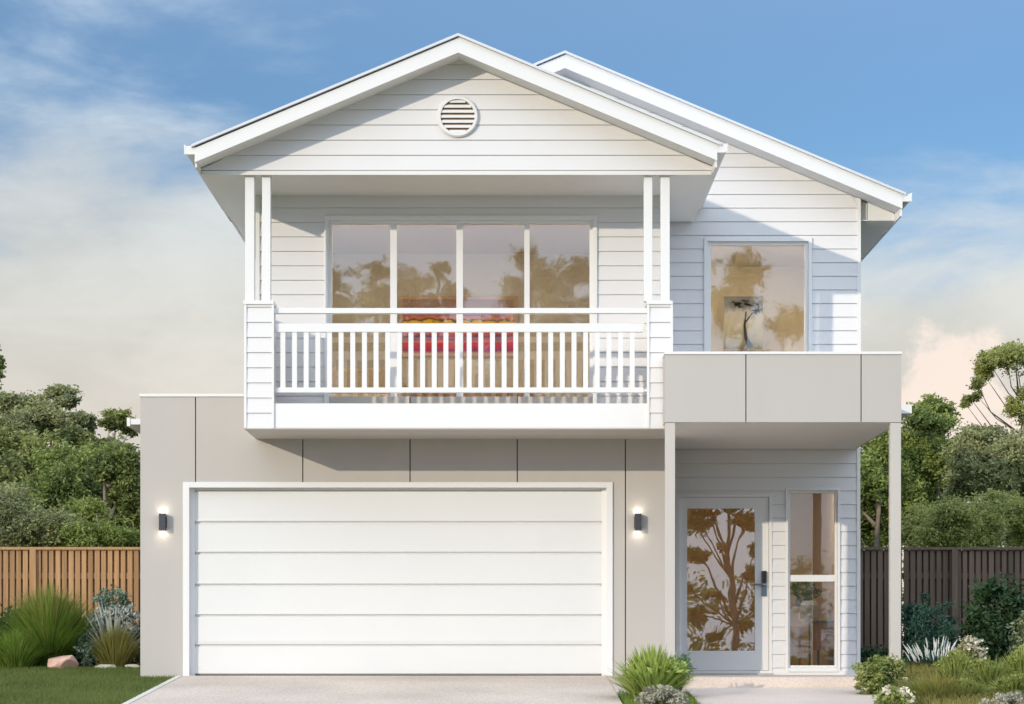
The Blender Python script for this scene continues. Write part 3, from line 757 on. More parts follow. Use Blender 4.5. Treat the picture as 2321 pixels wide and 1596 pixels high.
def foliage(name, cl, n, size, mat, parent=None, asp=.45, sub=26, spread=.22, shell=.75, droop=0.0, split=0, twig=0):
    """cl: list of (cx,cy,cz,rx,ry,rz[,weight]); leaves gathered in sub-clumps spread through each ellipsoid"""
    cl = [(*c, 1.0)[:7] for c in cl]
    if split:
        c2 = []
        for c in cl:
            for _ in range(split):
                v = RNG.normal(size=3); v /= np.linalg.norm(v); v *= RNG.uniform(.25, .95); f = RNG.uniform(.22, .55)
                c2.append((c[0] + v[0] * c[3], c[1] + v[1] * c[4], c[2] + v[2] * c[5], c[3] * f * RNG.uniform(.8, 1.4), c[4] * f, c[5] * f * RNG.uniform(.6, 1.1), c[6] * RNG.uniform(.5, 1.3)))
        cl = c2
    cl = np.array(cl, float)
    wgt = (cl[:, 3] * cl[:, 5]) ** .9 * cl[:, 6]; wgt /= wgt.sum()
    P_ = []; 
    for c, wt in zip(cl, wgt):
        m = int(n * wt)
        if m < 4: continue
        if twig:                                        # leaves strung along twigs that reach out of the clump
            k = max(10, int(m / twig)); R3 = c[3:6]; rm = float(R3.mean())
            a0 = RNG.normal(size=(k, 3)) * R3 * .33 + c[:3]
            d = RNG.normal(size=(k, 3)); d[:, 2] += .25; d /= np.linalg.norm(d, axis=1)[:, None]
            ln = RNG.uniform(.25, .75, k) + .45 * RNG.random(k) ** 4
            a1 = a0 + d * ln[:, None] * R3
            idx = RNG.integers(0, k, m); tt = (RNG.random(m) ** .6)[:, None]
            jit = (.035 + .16 * rm * RNG.uniform(.4, 1.3, k))[idx][:, None] * (.35 + .65 * tt)
            P_.append(a0[idx] * (1 - tt) + a1[idx] * tt + RNG.normal(size=(m, 3)) * jit * np.array([.8, .8, .55]))
            continue
        k = max(4, int(sub * (1 + m / 3000)))
        d = RNG.normal(size=(k, 3)); d /= np.linalg.norm(d, axis=1)[:, None]
        r = shell + (1 - shell) * RNG.random(k) ** .5; r *= RNG.uniform(.55, 1.0, k)
        sc_ = d * r[:, None] * c[3:6] + c[:3]
        sr = spread * RNG.uniform(.5, 1.5, k)[:, None] * (c[3:6] * .55 + c[3:6].mean() * .45)
        idx = RNG.integers(0, k, m)
        q = np.clip(RNG.normal(size=(m, 3)), -2.1, 2.1) * .60
        P_.append(sc_[idx] + q * sr[idx] * np.array([1.15, 1.15, .75]))
    P_ = np.concatenate(P_); m = len(P_)
    a = RNG.normal(size=(m, 3)); a[:, 2] = a[:, 2] * .7 - droop; a /= np.linalg.norm(a, axis=1)[:, None]
    h = RNG.normal(size=(m, 3)); bvec = np.cross(a, h); bvec /= np.linalg.norm(bvec, axis=1)[:, None]
    s = size * RNG.uniform(.6, 1.4, m)[:, None]
    V = np.stack([P_ - a * s, P_ + bvec * s * asp, P_ + a * s, P_ - bvec * s * asp], 1).reshape(-1, 3)
    Fq = np.arange(m * 4).reshape(-1, 4)
    return np_mesh(name, V, Fq, mat, parent)

def blades(name, cx, cy, cz, h, r, n, mat, parent=None, w=.012, base=.08, lean=1.0, jit=.25, up=0.0, droop=.35):
    """tapered arching blades rising from a tuft"""
    t = RNG.uniform(0, 2 * np.pi, n); k = RNG.random(n) ** .6; d = np.stack([np.cos(t), np.sin(t), np.zeros(n)], 1)
    b0 = np.array([cx, cy, cz]) + d * (base * k)[:, None]
    hh = h * (1 - .45 * k ** 3) * RNG.uniform(1 - jit, 1 + jit * .35, n); rr = r * k * lean * RNG.uniform(.75, 1.1, n)
    side = np.stack([-np.sin(t), np.cos(t), np.zeros(n)], 1)
    tw = RNG.uniform(-1, 1, n)[:, None]; side = side + d * tw * .8; side /= np.linalg.norm(side, axis=1)[:, None]
    ss = [0, .3, .6, .85, 1.0]; ww = [.7, 1, .85, .5, .08]; V = []
    for s, q in zip(ss, ww):
        p = b0 + d * (rr * s ** 1.7)[:, None]; p[:, 2] = cz + hh * (s - droop * k * s ** 3)
        V.append(p - side * w * q * .5); V.append(p + side * w * q * .5)
    V = np.stack(V, 1).reshape(-1, 3); o = np.arange(n)[:, None] * 10
    Fq = np.concatenate([o + np.array([[2 * i, 2 * i + 1, 2 * i + 3, 2 * i + 2]]) for i in range(4)], 0)
    return np_mesh(name, V, Fq, mat, parent)

def treecanvas():
    m, t, b = material('tree_picture_canvas'); n = t.nodes; l = t.links
    tcn = n.new('ShaderNodeTexCoord'); sp = n.new('ShaderNodeSeparateXYZ'); l.new(tcn.outputs['Generated'], sp.inputs[0])
    nz = n.new('ShaderNodeTexNoise'); l.new(tcn.outputs['Generated'], nz.inputs['Vector']); nz.inputs['Scale'].default_value = 5; nz.inputs['Detail'].default_value = 6
    ad = n.new('ShaderNodeMath'); ad.operation = 'MULTIPLY_ADD'; l.new(nz.outputs['Fac'], ad.inputs[0]); ad.inputs[1].default_value = .4; l.new(sp.outputs[2], ad.inputs[2])
    r = n.new('ShaderNodeValToRGB'); l.new(ad.outputs[0], r.inputs[0])
    pts = [(.1, (.10, .09, .05)), (.45, (.32, .28, .14)), (.75, (.45, .42, .34)), (.9, (.42, .43, .45)), (1.0, (.16, .16, .17))]
    while len(r.color_ramp.elements) < 5: r.color_ramp.elements.new(.5)
    for el, (p, c) in zip(r.color_ramp.elements, pts): el.position = p; el.color = (*c, 1)
    l.new(r.outputs[0], b.inputs['Base Color']); return m
M['treecanvas'] = treecanvas()
# picture of a tree in the bedroom
yq = 28.2
qx0, qx1, qz0, qz1 = X(1640, yq), X(1729, yq), Z(790, yq), Z(672, yq)
tp = empty('tree_picture', ((qx0 + qx1) / 2, yq, qz0), 'unframed dark tree picture on a pale easel canvas behind the bedroom window', 'picture')
box('canvas', 'treecanvas', tp, qx0, qx1, yq, yq + .03, qz0, qz1)
qc = X(1690, yq); qw = (qx1 - qx0) / 2
b = MB(); b.tube([(qc + .06, yq - .006, qz0 + .01), (qc + .0, yq - .006, qz0 + .14), (qc - .02, yq - .006, qz0 + .3), (qc, yq - .006, qz0 + .48)], [.045, .025, .016, .01], 6)
b.tube([(qc - .01, yq - .006, qz0 + .34), (qc + .08, yq - .006, qz0 + .46), (qc + .16, yq - .006, qz0 + .5)], [.01, .007, .004], 6)
b.build('painted_trunk', 'black', tp)
foliage('painted_crown', [(qc - .04, yq - .006, qz1 - .09, qw * .62, .003, .07), (qc + .12, yq - .006, qz1 - .16, qw * .28, .003, .10)], 900, .012, 'black', tp, sub=14, spread=.16)
box('easel_stand', 'timber', tp, qc - .02, qc + .02, yq + .031, yq + .06, 3.352, qz0 + .1)
# mirror frame on the bedroom side wall
bp_ = empty('wall_mirror', (XE - .07, 27.4, 4.3), 'narrow dark framed mirror on the right bedroom wall', 'mirror')
box('frame', 'timber', bp_, XE - .085, XE - .062, 27.3, 27.8, 4.12, 4.62)
box('glass', 'chrome', bp_, XE - .09, XE - .0855, 27.35, 27.75, 4.17, 4.57)
# console, vase and tall leaves in the hall
yh = 27.6
cs = empty('hall_console', (X(1850, yh), yh, .005), 'low timber console against the hall wall behind the sidelight', 'console')
box('cabinet', 'timber', cs, X(1852, yh), X(1900, yh), yh, yh + .4, .3, Z(1412, yh)); box('top', 'dark', cs, X(1848, yh), X(1903, yh), yh - .02, yh + .42, Z(1412, yh) + .001, Z(1412, yh) + .03)
for k in (0, 1): box('leg', 'dark', cs, X(1853, yh) + k * .2, X(1853, yh) + k * .2 + .03, yh + .05, yh + .08, .008, .3)
bn = empty('hall_bench', (X(1812, yh), yh + .2, .005), 'pale oak bench standing left of the lamp in the hall', 'bench')
box('seat', 'oak', bn, X(1786, yh), X(1828, yh), yh + .1, yh + .45, Z(1420, yh), Z(1412, yh))
for k in (0, 1): box('leg', 'oak', bn, X(1789, yh) + k * .17, X(1789, yh) + k * .17 + .03, yh + .15, yh + .4, .006, Z(1420, yh))
yl = 27.2; lx = X(1834, yl)
fl_ = empty('floor_lamp', (lx, yl, .005), 'floor lamp with a grey drum shade behind the lower sidelight pane', 'floor lamp')
b = MB(); b.lathe(lx, yl, [(.12, .006), (.12, .02), (.012, .03), (.012, Z(1400, yl))], 20); b.build('lamp_stand', 'dark', fl_)
b = MB(); b.lathe(lx, yl, [(.125, Z(1402, yl)), (.115, Z(1372, yl)), (.09, Z(1362, yl))], 24); b.build('lamp_shade', 'shade', fl_)
vs_ = empty('vase_of_leaves', (X(1820, yh + .2), yh + .28, Z(1412, yh)), 'round white vase of dark leafy stems on the hall bench', 'vase')
vx, vy, vz = X(1822, yh + .28), yh + .28, Z(1412, yh) + .002
MB().lathe(vx, vy, [(.04, vz), (.075, vz + .05), (.08, vz + .1), (.05, vz + .17), (.035, vz + .2)], 20).build('vase', 'trim', vs_, smooth=True)
foliage('leaves', [(vx, vy, vz + .42, .20, .15, .2)], 320, .035, 'darkgreen', vs_)
MB().tube([(vx, vy, vz + .18), (vx, vy, vz + .42)], [.008, .006], 6).build('stem', 'bark', vs_)

# ------------------------------------------------------------------ fences
def fence(name, x0, x1, y, zt, posts, mat, label, backrails=True):
    t = empty(name, ((x0 + x1) / 2, y, .09), label, 'fence')
    b = MB(); b2 = MB(); x = x0; k = 0
    while x < x1:
        wv = .062 + random.uniform(-.004, .004); dy = random.uniform(-.003, .003)
        b.box(x, x + wv, y + dy, y + .018 + dy, .05 + random.uniform(0, .02), zt - .035)
        if random.random() < .93: b2.box(x - .022, x + .03, y + .062, y + .078, .05, zt - .04)
        b2.box(x + .03, x + .064, y + .062, y + .078, .05, zt - .04)
        x += .0865; k += 1
    b.build('paling_panel', mat, t); b2.build('rear_paling_panel', mat, t)
    box('top_rail', mat, t, x0, x1, y - .03, y + .05, zt - .035, zt)
    box('back_rail', mat, t, x0, x1, y + .022, y + .06, zt - .42, zt - .34); box('back_rail', mat, t, x0, x1, y + .022, y + .06, .3, .38)
    for p in posts: box('post', mat, t, p - .04, p + .04, y - .045, y - .004, .0, zt - .036)
YFN = 28.5; zf = Z(1240, YFN)
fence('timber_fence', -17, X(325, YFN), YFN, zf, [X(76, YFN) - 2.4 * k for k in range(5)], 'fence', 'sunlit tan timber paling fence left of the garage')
fence('timber_fence', X(1900, YFN), 17, YFN, zf, [X(2162, YFN) + 2.4 * k for k in range(5)], 'fence_shaded', 'timber paling fence right of the house, coloured darker for its shade')

# ------------------------------------------------------------------ trees
def tree(name, label, group, base_u, D, clumps, n, leafm, size, trunk='bark', tr=.12, dark=None, yoff=0, spread=.22, sub=26, asp=.45):
    """clumps given as (u, v, ru, rv) on the plane at depth D, with their own depth scatter"""
    bx = X(base_u, D); g0 = gz(bx, D)
    t = empty(name, (bx, D, g0), label, 'tree', group)
    C3 = []
    for c in clumps:
        u, v, ru, rv = c[:4]; d = D + (c[4] if len(c) > 4 else random.uniform(-1.0, 1.0))
        C3.append((X(u, d), d, Z(v, d), ru * d / F, (ru * d / F) * .8, rv * d / F, c[5] if len(c) > 5 else 1.0))
    top = max(C3, key=lambda q: q[2]); b = MB()
    H = top[2] - g0; P0 = Vector((bx, D, g0 - .1)); mid = Vector((bx + (top[0] - bx) * .3, D, g0 + H * .45))
    P1 = Vector((top[0], top[1], top[2]))
    b.tube([P0, P0.lerp(mid, .5) + Vector((random.uniform(-.1, .1), 0, 0)), mid, mid.lerp(P1, .5) + Vector((random.uniform(-.15, .15), 0, 0)), P1], [tr, tr * .85, tr * .7, tr * .4, tr * .12], 8)
    b.build('trunk', trunk, t, smooth=True)
    for c in C3:
        if c is top: continue
        e_ = Vector(c[:3]); zt = e_.z - (.55 * abs(e_.x - bx) + .25); zt = max(g0 + .5, min(zt, P1.z - .3))
        s = P0.lerp(mid, (zt - P0.z) / (mid.z - P0.z)) if zt < mid.z else mid.lerp(P1, (zt - mid.z) / (P1.z - mid.z)); m_ = s.lerp(e_, .5) + Vector((random.uniform(-.15, .15), random.uniform(-.2, .2), random.uniform(-.25, .1)))
        MB().tube([s, m_, e_], [tr * .4, tr * .25, tr * .08], 6).build('branch', trunk, t, smooth=True)
    foliage('crown', C3, int(n * 1.7), size * .78, leafm, t, asp=asp, droop=.25, twig=42)
    return t
TL = 'trees beyond the left fence'; TR = 'trees beyond the right fence'
tree('gum_tree', 'leftmost thin gum tree whose tip just enters the left picture edge', TL, -20, 40, [(-2, 822, 9, 16), (-4, 850, 10, 10), (-24, 800, 18, 24), (-50, 880, 34, 40), (-60, 960, 50, 60)], 12000, 'gumdark', .055)
tree('gum_tree', 'umbrella topped gum tree, second from the left behind the fence', TL, 95, 43, [(138, 893, 32, 15), (150, 912, 22, 12), (60, 922, 50, 22), (15, 915, 28, 24), (95, 945, 50, 26), (183, 955, 28, 18), (120, 980, 50, 22), (30, 975, 45, 30)], 30000, 'gumgrey', .055, 'bark', .13)
tree('gum_tree', 'slender gum tree with flat tufts nearest the garage wall', TL, 258, 42, [(262, 948, 28, 15), (285, 962, 22, 12), (250, 962, 24, 9), (168, 990, 36, 17), (215, 1008, 50, 12), (255, 1018, 40, 12), (295, 975, 14, 9), (200, 985, 14, 8)], 17000, 'gum', .05, 'palebark', .07)
tree('broad_tree', 'broad mid green tree crown behind the fence at far left', TL, 40, 39, [(20, 1040, 65, 60), (75, 1060, 60, 55), (10, 1110, 70, 60), (90, 1120, 60, 50), (50, 1160, 80, 55), (-40, 1080, 60, 70)], 42000, 'gum', .055, 'bark', .15)
tree('broad_tree', 'olive tree crown in the middle of the left tree group', TL, 170, 38, [(150, 1060, 60, 40), (190, 1090, 55, 55), (140, 1130, 60, 55), (215, 1045, 45, 30), (180, 1170, 65, 45), (130, 1200, 60, 40)], 34000, 'green', .05, 'bark', .13)
tree('broad_tree', 'darkest tree crown directly beside the grey garage wall', TL, 285, 37, [(280, 1070, 45, 55), (300, 1130, 45, 60), (250, 1120, 40, 55), (285, 1190, 50, 45), (240, 1180, 40, 45), (235, 1060, 30, 30)], 34000, 'gumdark', .05, 'bark', .12)
tree('pale_shrub_tree', 'grey green feathery shrub tree just above the left fence', TL, 60, 33, [(40, 1190, 70, 45), (110, 1200, 60, 40), (0, 1160, 60, 50), (75, 1225, 80, 35), (-40, 1200, 60, 50)], 36000, 'gumgrey', .038, 'bark', .08, spread=.2)
tree('pale_shrub_tree', 'thin leaning shrub tree with pale stems above the fence near the garage', TL, 225, 33, [(195, 1175, 40, 35), (170, 1215, 50, 30), (240, 1215, 45, 28), (290, 1225, 40, 25), (215, 1150, 22, 14)], 16000, 'green', .036, 'palebark', .04)
tree('dense_tree', 'dark dense tree seen between the entry wall and the porch column', TR, 1985, 43, [(1985, 1020, 40, 45), (1960, 1080, 45, 50), (2000, 1110, 45, 60), (1970, 1170, 50, 60), (2005, 1200, 45, 45), (1930, 1140, 40, 80)], 34000, 'green', .05, 'bark', .13)
tree('dense_tree', 'tall dark green tree just right of the porch column', TR, 2105, 44, [(2115, 930, 38, 24), (2095, 955, 42, 24), (2130, 960, 30, 18), (2080, 1010, 55, 45), (2130, 1040, 55, 45), (2070, 1080, 50, 55), (2120, 1120, 60, 50), (2050, 1150, 45, 60), (2060, 1020, 30, 40)], 52000, 'green', .052, 'bark', .15)
tree('spreading_tree', 'mid green spreading tree at the right picture edge', TR, 2265, 42, [(2220, 995, 50, 26), (2260, 1010, 50, 32), (2200, 1040, 50, 35), (2300, 1040, 50, 50), (2250, 1070, 60, 45), (2190, 1100, 45, 40), (2310, 1110, 50, 45), (2350, 1070, 50, 70)], 46000, 'gumgrey', .05, 'palebark', .12)
tree('pine_tree', 'tall open branched tree with high tufts at the upper right edge', TR, 2345, 45, [(2265, 800, 30, 13), (2300, 798, 34, 16), (2240, 820, 26, 20), (2228, 848, 20, 22), (2215, 872, 14, 13), (2282, 812, 40, 22), (2330, 815, 30, 18), (2200, 905, 18, 9), (2187, 915, 9, 7), (2300, 925, 20, 22), (2318, 895, 20, 16), (2340, 950, 30, 30), (2212, 895, 10, 8), (2360, 850, 30, 30)], 22000, 'greenlight', .040, 'bark', .05)
tree('pale_shrub_tree', 'pale green feathery shrub tree above the right fence', TR, 2165, 36, [(2110, 1185, 50, 28), (2160, 1170, 50, 32), (2220, 1180, 50, 34), (2140, 1215, 60, 30), (2080, 1215, 40, 25), (2200, 1220, 60, 25)], 36000, 'greenlight', .034, 'palebark', .05)
tree('pale_shrub_tree', 'pale green shrub tree with bare twigs at the far right above the fence', TR, 2300, 37, [(2285, 1150, 45, 28), (2320, 1170, 45, 36), (2270, 1200, 50, 34), (2340, 1210, 50, 40), (2250, 1130, 26, 16)], 26000, 'greenlight', .036, 'palebark', .06)
# pale bare limbs of that last tree are part of the big spreading one's look
# trees across the street, seen only mirrored in the glass
GS = 'street trees mirrored in the windows'
def street_tree(label, x, y, cl, n, leafm='gum', tr=.2, limbs=None):
    t = empty('street_tree', (x, y, -1.34), label, 'tree', GS)
    b = MB()
    top = max(cl, key=lambda q: q[2])
    b.tube([(x, y, -1.45), (x + .1, y, .5), (x - .05, y, 3.0), (x + .12, y, 5.0), (top[0], top[1], top[2])], [tr * 1.3, tr, tr * .9, tr * .7, .03], 10)
    for c in cl:
        z0 = max(1.0, min(c[2] - 1.8, 5.5)); b.tube([(x, y, z0), (x + (c[0] - x) * .5, (y + c[1]) / 2, z0 + (c[2] - z0) * .55), c[:3]], [tr * .45, tr * .28, .02], 7)
    b.build('trunk', 'bark', t, smooth=True)
    foliage('crown', cl, int(n * 1.5), .06, leafm, t, twig=40)
def rc(u, v, ru, rv, D=59, y=-10.0): return (X(u, D), y + random.uniform(-.6, .6), Z(v, D), ru * D / F, ru * D / F * .8, rv * D / F)
street_tree('small round street tree mirrored at the left of the balcony window', X(730, 59), -10, [rc(745, 650, 50, 45), (rc(720, 720, 60, 60)), rc(770, 740, 50, 50), rc(690, 640, 60, 60)], 12000)
street_tree('wide street tree mirrored across the middle panes of the balcony window', X(930, 59), -10.5, [rc(850, 625, 42, 32), rc(925, 650, 50, 38), rc(990, 620, 36, 26), rc(870, 700, 70, 50), rc(960, 720, 70, 50), rc(1030, 680, 40, 40), rc(920, 800, 110, 60), rc(860, 870, 110, 60), rc(1020, 870, 90, 60), rc(1060, 770, 60, 60), rc(800, 790, 70, 60)], 20000)
street_tree('tall dense street tree mirrored in the right panes of the balcony window', X(1235, 59), -10.2, [rc(1180, 590, 42, 36), rc(1235, 620, 55, 45), rc(1310, 635, 45, 40), rc(1170, 670, 50, 50), rc(1260, 700, 70, 60), rc(1230, 800, 110, 70), rc(1130, 760, 50, 60), rc(1180, 880, 110, 60), rc(1330, 860, 90, 70), rc(1345, 730, 50, 60)], 20000, 'gumgrey')
street_tree('large forked gum mirrored in the front door glass', X(1655, 62), -10, [rc(1690, 620, 45, 40, 62), rc(1650, 700, 60, 50, 62), rc(1790, 740, 50, 40, 62), rc(1720, 860, 110, 60, 62), rc(1640, 960, 90, 50, 62), rc(1585, 1180, 40, 36, 62), rc(1690, 1180, 34, 22, 62), rc(1570, 1260, 26, 20, 62), rc(1700, 1300, 20, 26, 62), rc(1575, 1400, 30, 26, 62), rc(1690, 1430, 26, 26, 62), rc(1600, 1120, 60, 30, 62), rc(1700, 1110, 40, 30, 62), rc(1610, 1160, 22, 14, 62), rc(1560, 1330, 22, 12, 62), rc(1640, 1230, 18, 12, 62), rc(1620, 1350, 20, 12, 62), rc(1710, 1240, 16, 14, 62), rc(1660, 1150, 24, 12, 62), rc(1620, 1440, 26, 14, 62), rc(1560, 1180, 20, 16, 62), rc(1710, 1380, 14, 16, 62)], 34000, 'gum', .11)
cl = []
for k in range(60):
    x = -75 + k * 2.6; h = random.uniform(1.2, 3.6); cl.append((x, -38 + random.uniform(-4, 4), h, 2.4, 2.2, 2.4)); cl.append((x + 1, -37, -.2, 2.4, 2, 1.4))
o = foliage('far_wood', cl, 50000, .16, 'gum', None, sub=30); o['kind'] = 'stuff'; o['label'] = 'low belt of trees far across the street'

# ------------------------------------------------------------------ garden
def plant(name, label, cat, u, D, group=None):
    x = X(u, D); return empty(name, (x, D, gz(x, D) - .02), label, cat, group), x, gz(x, D) - .02
def stems(t, x, y, z, h, r, n=7, mat='bark', w=.007):
    b = MB()
    for k in range(n):
        a = random.uniform(0, 6.28); q = random.uniform(.2, .8)
        b.tube([(x, y, z - .02), (x + math.cos(a) * r * q * .5, y + math.sin(a) * r * q * .5, z + h * .5), (x + math.cos(a) * r * q, y + math.sin(a) * r * q, z + h * .85)], [w, w * .8, w * .3], 5)
    b.build('stem', mat, t)
# left bed
t, x, y0 = plant('grass_clump', 'tall fountain of green grass in front of the left fence', 'grass plant', 112, 26.75)
blades('blade', x, 26.75, y0, 1.05, .66, 2000, 'clump', t, w=.012, base=.24, jit=.22, droop=.2)
blades('arching_blade', x, 26.75, y0, .92, .86, 160, 'clump', t, w=.009, base=.2, jit=.4, droop=.5)
blades('seed_head', x, 26.75, y0 + .25, .86, .55, 420, 'clumpyellow', t, w=.007, base=.3, jit=.12, droop=.1)
t, x, y0 = plant('grass_clump', 'low green grass tuft left of the pink rock', 'grass plant', 35, 26.25)
blades('blade', x, 26.25, y0, .50, .42, 1100, 'clump', t, w=.011, base=.22, droop=.2)
t, x, y0 = plant('grass_clump', 'wispy yellow green grass at the foot of the silver leaved shrub', 'grass plant', 262, 26.35)
blades('blade', x, 26.35, y0, .55, .28, 900, 'clumpyellow', t, w=.008, base=.16, droop=.1)
t, x, y0 = plant('shrub', 'silver leaved shrub with a fresh green top beside the garage corner', 'shrub', 258, 26.9)
stems(t, x, 26.9, y0, .95, .3, 10)
foliage('foliage', [(x, 26.9, y0 + .82, .22, .2, .2), (x + .08, 26.9, y0 + .6, .2, .2, .18), (x - .2, 26.95, y0 + .4, .2, .2, .25)], 4200, .026, 'bluegreen', t, asp=.4)
blades('silver_blade', x, 26.8, y0 + .12, .72, .40, 110, 'silver', t, w=.03, base=.2, jit=.4, droop=.1)
foliage('silver_foliage', [(x - .18, 26.8, y0 + .55, .16, .14, .2), (x + .2, 26.8, y0 + .6, .17, .14, .22), (x, 26.75, y0 + .68, .2, .12, .12), (x - .3, 26.75, y0 + .35, .12, .1, .14)], 1700, .036, 'silver', t, asp=.35, droop=.6)
t, x, y0 = plant('shrub', 'small grey green mound between the pink rock and the yellow grass', 'shrub', 198, 26.5)
foliage('foliage', [(x, 26.5, y0 + .16, .15, .15, .17), (x - .05, 26.6, y0 + .3, .14, .14, .14)], 1500, .022, 'bluegreen', t); stems(t, x, 26.5, y0, .3, .1, 5)
t, x, y0 = plant('shrub', 'dark shrub at the far left behind the grass clumps', 'shrub', 2, 27.5)
stems(t, x, 27.5, y0, .7, .4, 8)
foliage('foliage', [(x, 27.5, y0 + .45, .42, .35, .42), (x + .35, 27.5, y0 + .3, .25, .25, .28), (x - .4, 27.5, y0 + .5, .4, .3, .4)], 5200, .03, 'darkgreen', t)
t, x, y0 = plant('shrub', 'dark low shrub behind the tall grass clump near the fence', 'shrub', 185, 27.6)
foliage('foliage', [(x, 27.6, y0 + .35, .45, .3, .36), (x + .5, 27.6, y0 + .3, .4, .3, .3), (x - .5, 27.6, y0 + .35, .4, .3, .35)], 5200, .03, 'darkgreen', t); stems(t, x, 27.6, y0, .5, .4, 6)
def rock(name, label, u, D, sx, sy, sz, mat, seed, lift=.4):
    import bmesh
    bm = bmesh.new(); bmesh.ops.create_icosphere(bm, subdivisions=4, radius=1); rr = random.Random(seed)
    pl_ = [(Vector((rr.gauss(0, 1), rr.gauss(0, 1), rr.gauss(0, .6))).normalized(), rr.uniform(.62, .85)) for _ in range(13)]
    for v in bm.verts:
        for nrm, dd in pl_:
            k = v.co.dot(nrm)
            if k > dd: v.co -= nrm * (k - dd) * .92
        v.co.x *= sx; v.co.y *= sy; v.co.z *= sz
    me = bpy.data.meshes.new(name); bm.to_mesh(me); bm.free(); me.materials.append(M[mat])
    o = bpy.data.objects.new(name, me); COL.objects.link(o); x = X(u, D); o.location = (x, D, gz(x, D) + sz * lift)
    return tag(o, label, 'rock')
rock('rock', 'pinkish sandstone rock at the lawn edge below the tall grass', 144, 26.05, .235, .17, .115, 'rock', 5, .5)
rock('rock', 'flat pale edging stone below the yellow grass near the garage', 240, 26.1, .16, .08, .035, 'stone', 9)
rock('rock', 'small flat pale edging stone touching the garage corner', 300, 26.12, .12, .07, .03, 'stone', 12)

# plants between driveway and path
t, x, y0 = plant('spiky_plant', 'bright green spiky plant between the driveway and the front path', 'plant', 1478, 21.6)
blades('leaf_blade', x, 21.6, y0, .55, .34, 620, 'spike', t, w=.034, base=.18, jit=.35, droop=.12)
blades('outer_blade', x, 21.6, y0, .36, .50, 260, 'green', t, w=.013, base=.1, droop=.55)
foliage('inner_leaf', [(x + .02, 21.55, y0 + .28, .30, .2, .20)], 1000, .045, 'spike', t, asp=.35)
t, x, y0 = plant('spiky_plant', 'blue grey leaved plant on the path side of the bright spiky plant', 'plant', 1540, 21.9)
foliage('foliage', [(x, 21.9, y0 + .3, .12, .1, .17)], 420, .04, 'bluegreen', t, asp=.3); stems(t, x, 21.9, y0, .35, .1, 6)
t, x, y0 = plant('fluffy_plant', 'beige fluffy plant at the bottom edge in front of the spiky plant', 'plant', 1498, 20.5)
foliage('foliage', [(x, 20.5, y0 + .10, .25, .2, .20), (x + .12, 20.55, y0 + .06, .16, .15, .16)], 3800, .021, 'fluff', t, asp=.4, spread=.16); stems(t, x, 20.5, y0, .2, .15, 6)

# right bed
t, x, y0 = plant('shrub', 'rounded dark teal bush beside the porch column', 'shrub', 2100, 27)
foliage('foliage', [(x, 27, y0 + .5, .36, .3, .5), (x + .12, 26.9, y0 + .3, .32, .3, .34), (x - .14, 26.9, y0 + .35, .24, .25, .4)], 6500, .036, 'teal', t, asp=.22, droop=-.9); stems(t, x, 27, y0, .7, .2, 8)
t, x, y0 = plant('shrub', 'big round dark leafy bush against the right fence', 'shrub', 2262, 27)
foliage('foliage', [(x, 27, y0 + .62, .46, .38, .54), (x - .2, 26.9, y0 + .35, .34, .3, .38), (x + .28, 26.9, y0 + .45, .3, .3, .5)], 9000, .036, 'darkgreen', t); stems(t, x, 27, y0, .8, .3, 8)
t, x, y0 = plant('variegated_shrub', 'upright variegated shrub at the right edge in front of the dark bush', 'shrub', 2312, 25)
foliage('foliage', [(x, 25, y0 + .42, .13, .12, .36), (x + .14, 25, y0 + .5, .16, .14, .4)], 1500, .026, 'variegated', t); stems(t, x + .05, 25, y0, .7, .1, 6)
t, x, y0 = plant('white_flower_plant', 'clump of white flower spikes in front of the dark teal bush', 'plant', 2120, 25.2)
blades('leaf_blade', x, 25.2, y0, .26, .34, 300, 'teal', t, w=.02, base=.2)
b = MB()
for k in range(60):
    a, q = random.uniform(0, 6.28), random.random() ** .6 * .30; px_, py_ = x + math.cos(a) * q * 1.1, 25.2 + math.sin(a) * q * .6
    h = random.uniform(.16, .36) * (1 - q * .9) + .05; dx_ = (px_ - x) * .25
    b.tube([(px_, py_, y0 + h - .05), (px_ + dx_ * .3, py_, y0 + h), (px_ + dx_, py_, y0 + h + .07)], [.005, .009, .002], 6)
b.build('flower_spike', 'white_flower', t)
t, x, y0 = plant('grass_clump', 'fresh green strappy clump right of the white flower spikes', 'grass plant', 2175, 25.2)
blades('blade', x, 25.2, y0, .30, .25, 500, 'clump', t, w=.014, base=.12)
t, x, y0 = plant('shrub', 'low purplish dark mound behind the shrub at the entry wall corner', 'shrub', 1978, 26.7)
foliage('foliage', [(x, 26.7, y0 + .1, .3, .25, .18), (x + .3, 26.7, y0 + .08, .2, .2, .12)], 2200, .02, 'darkgreen', t); stems(t, x, 26.7, y0, .15, .1, 4)
t, x, y0 = plant('shrub', 'round soft green shrub at the foot of the right porch column', 'shrub', 1990, 22.2)
foliage('foliage', [(x, 22.2, y0 + .24, .25, .22, .22), (x - .08, 22.1, y0 + .12, .2, .2, .18), (x + .14, 22.3, y0 + .28, .16, .16, .16)], 6500, .021, 'green', t, asp=.4, spread=.14)
foliage('new_growth', [(x + .14, 22.1, y0 + .32, .12, .1, .12), (x - .12, 22.0, y0 + .2, .13, .1, .14), (x - .22, 22.0, y0 + .16, .05, .06, .08)], 800, .022, 'greenlight', t, asp=.35); stems(t, x, 22.2, y0, .3, .15, 6)
t, x, y0 = plant('flowering_shrub', 'cream flowering low shrub at the bottom edge beside the path', 'shrub', 2028, 20.4)
foliage('foliage', [(x, 20.4, y0 + .09, .19, .18, .17)], 1500, .024, 'green', t)
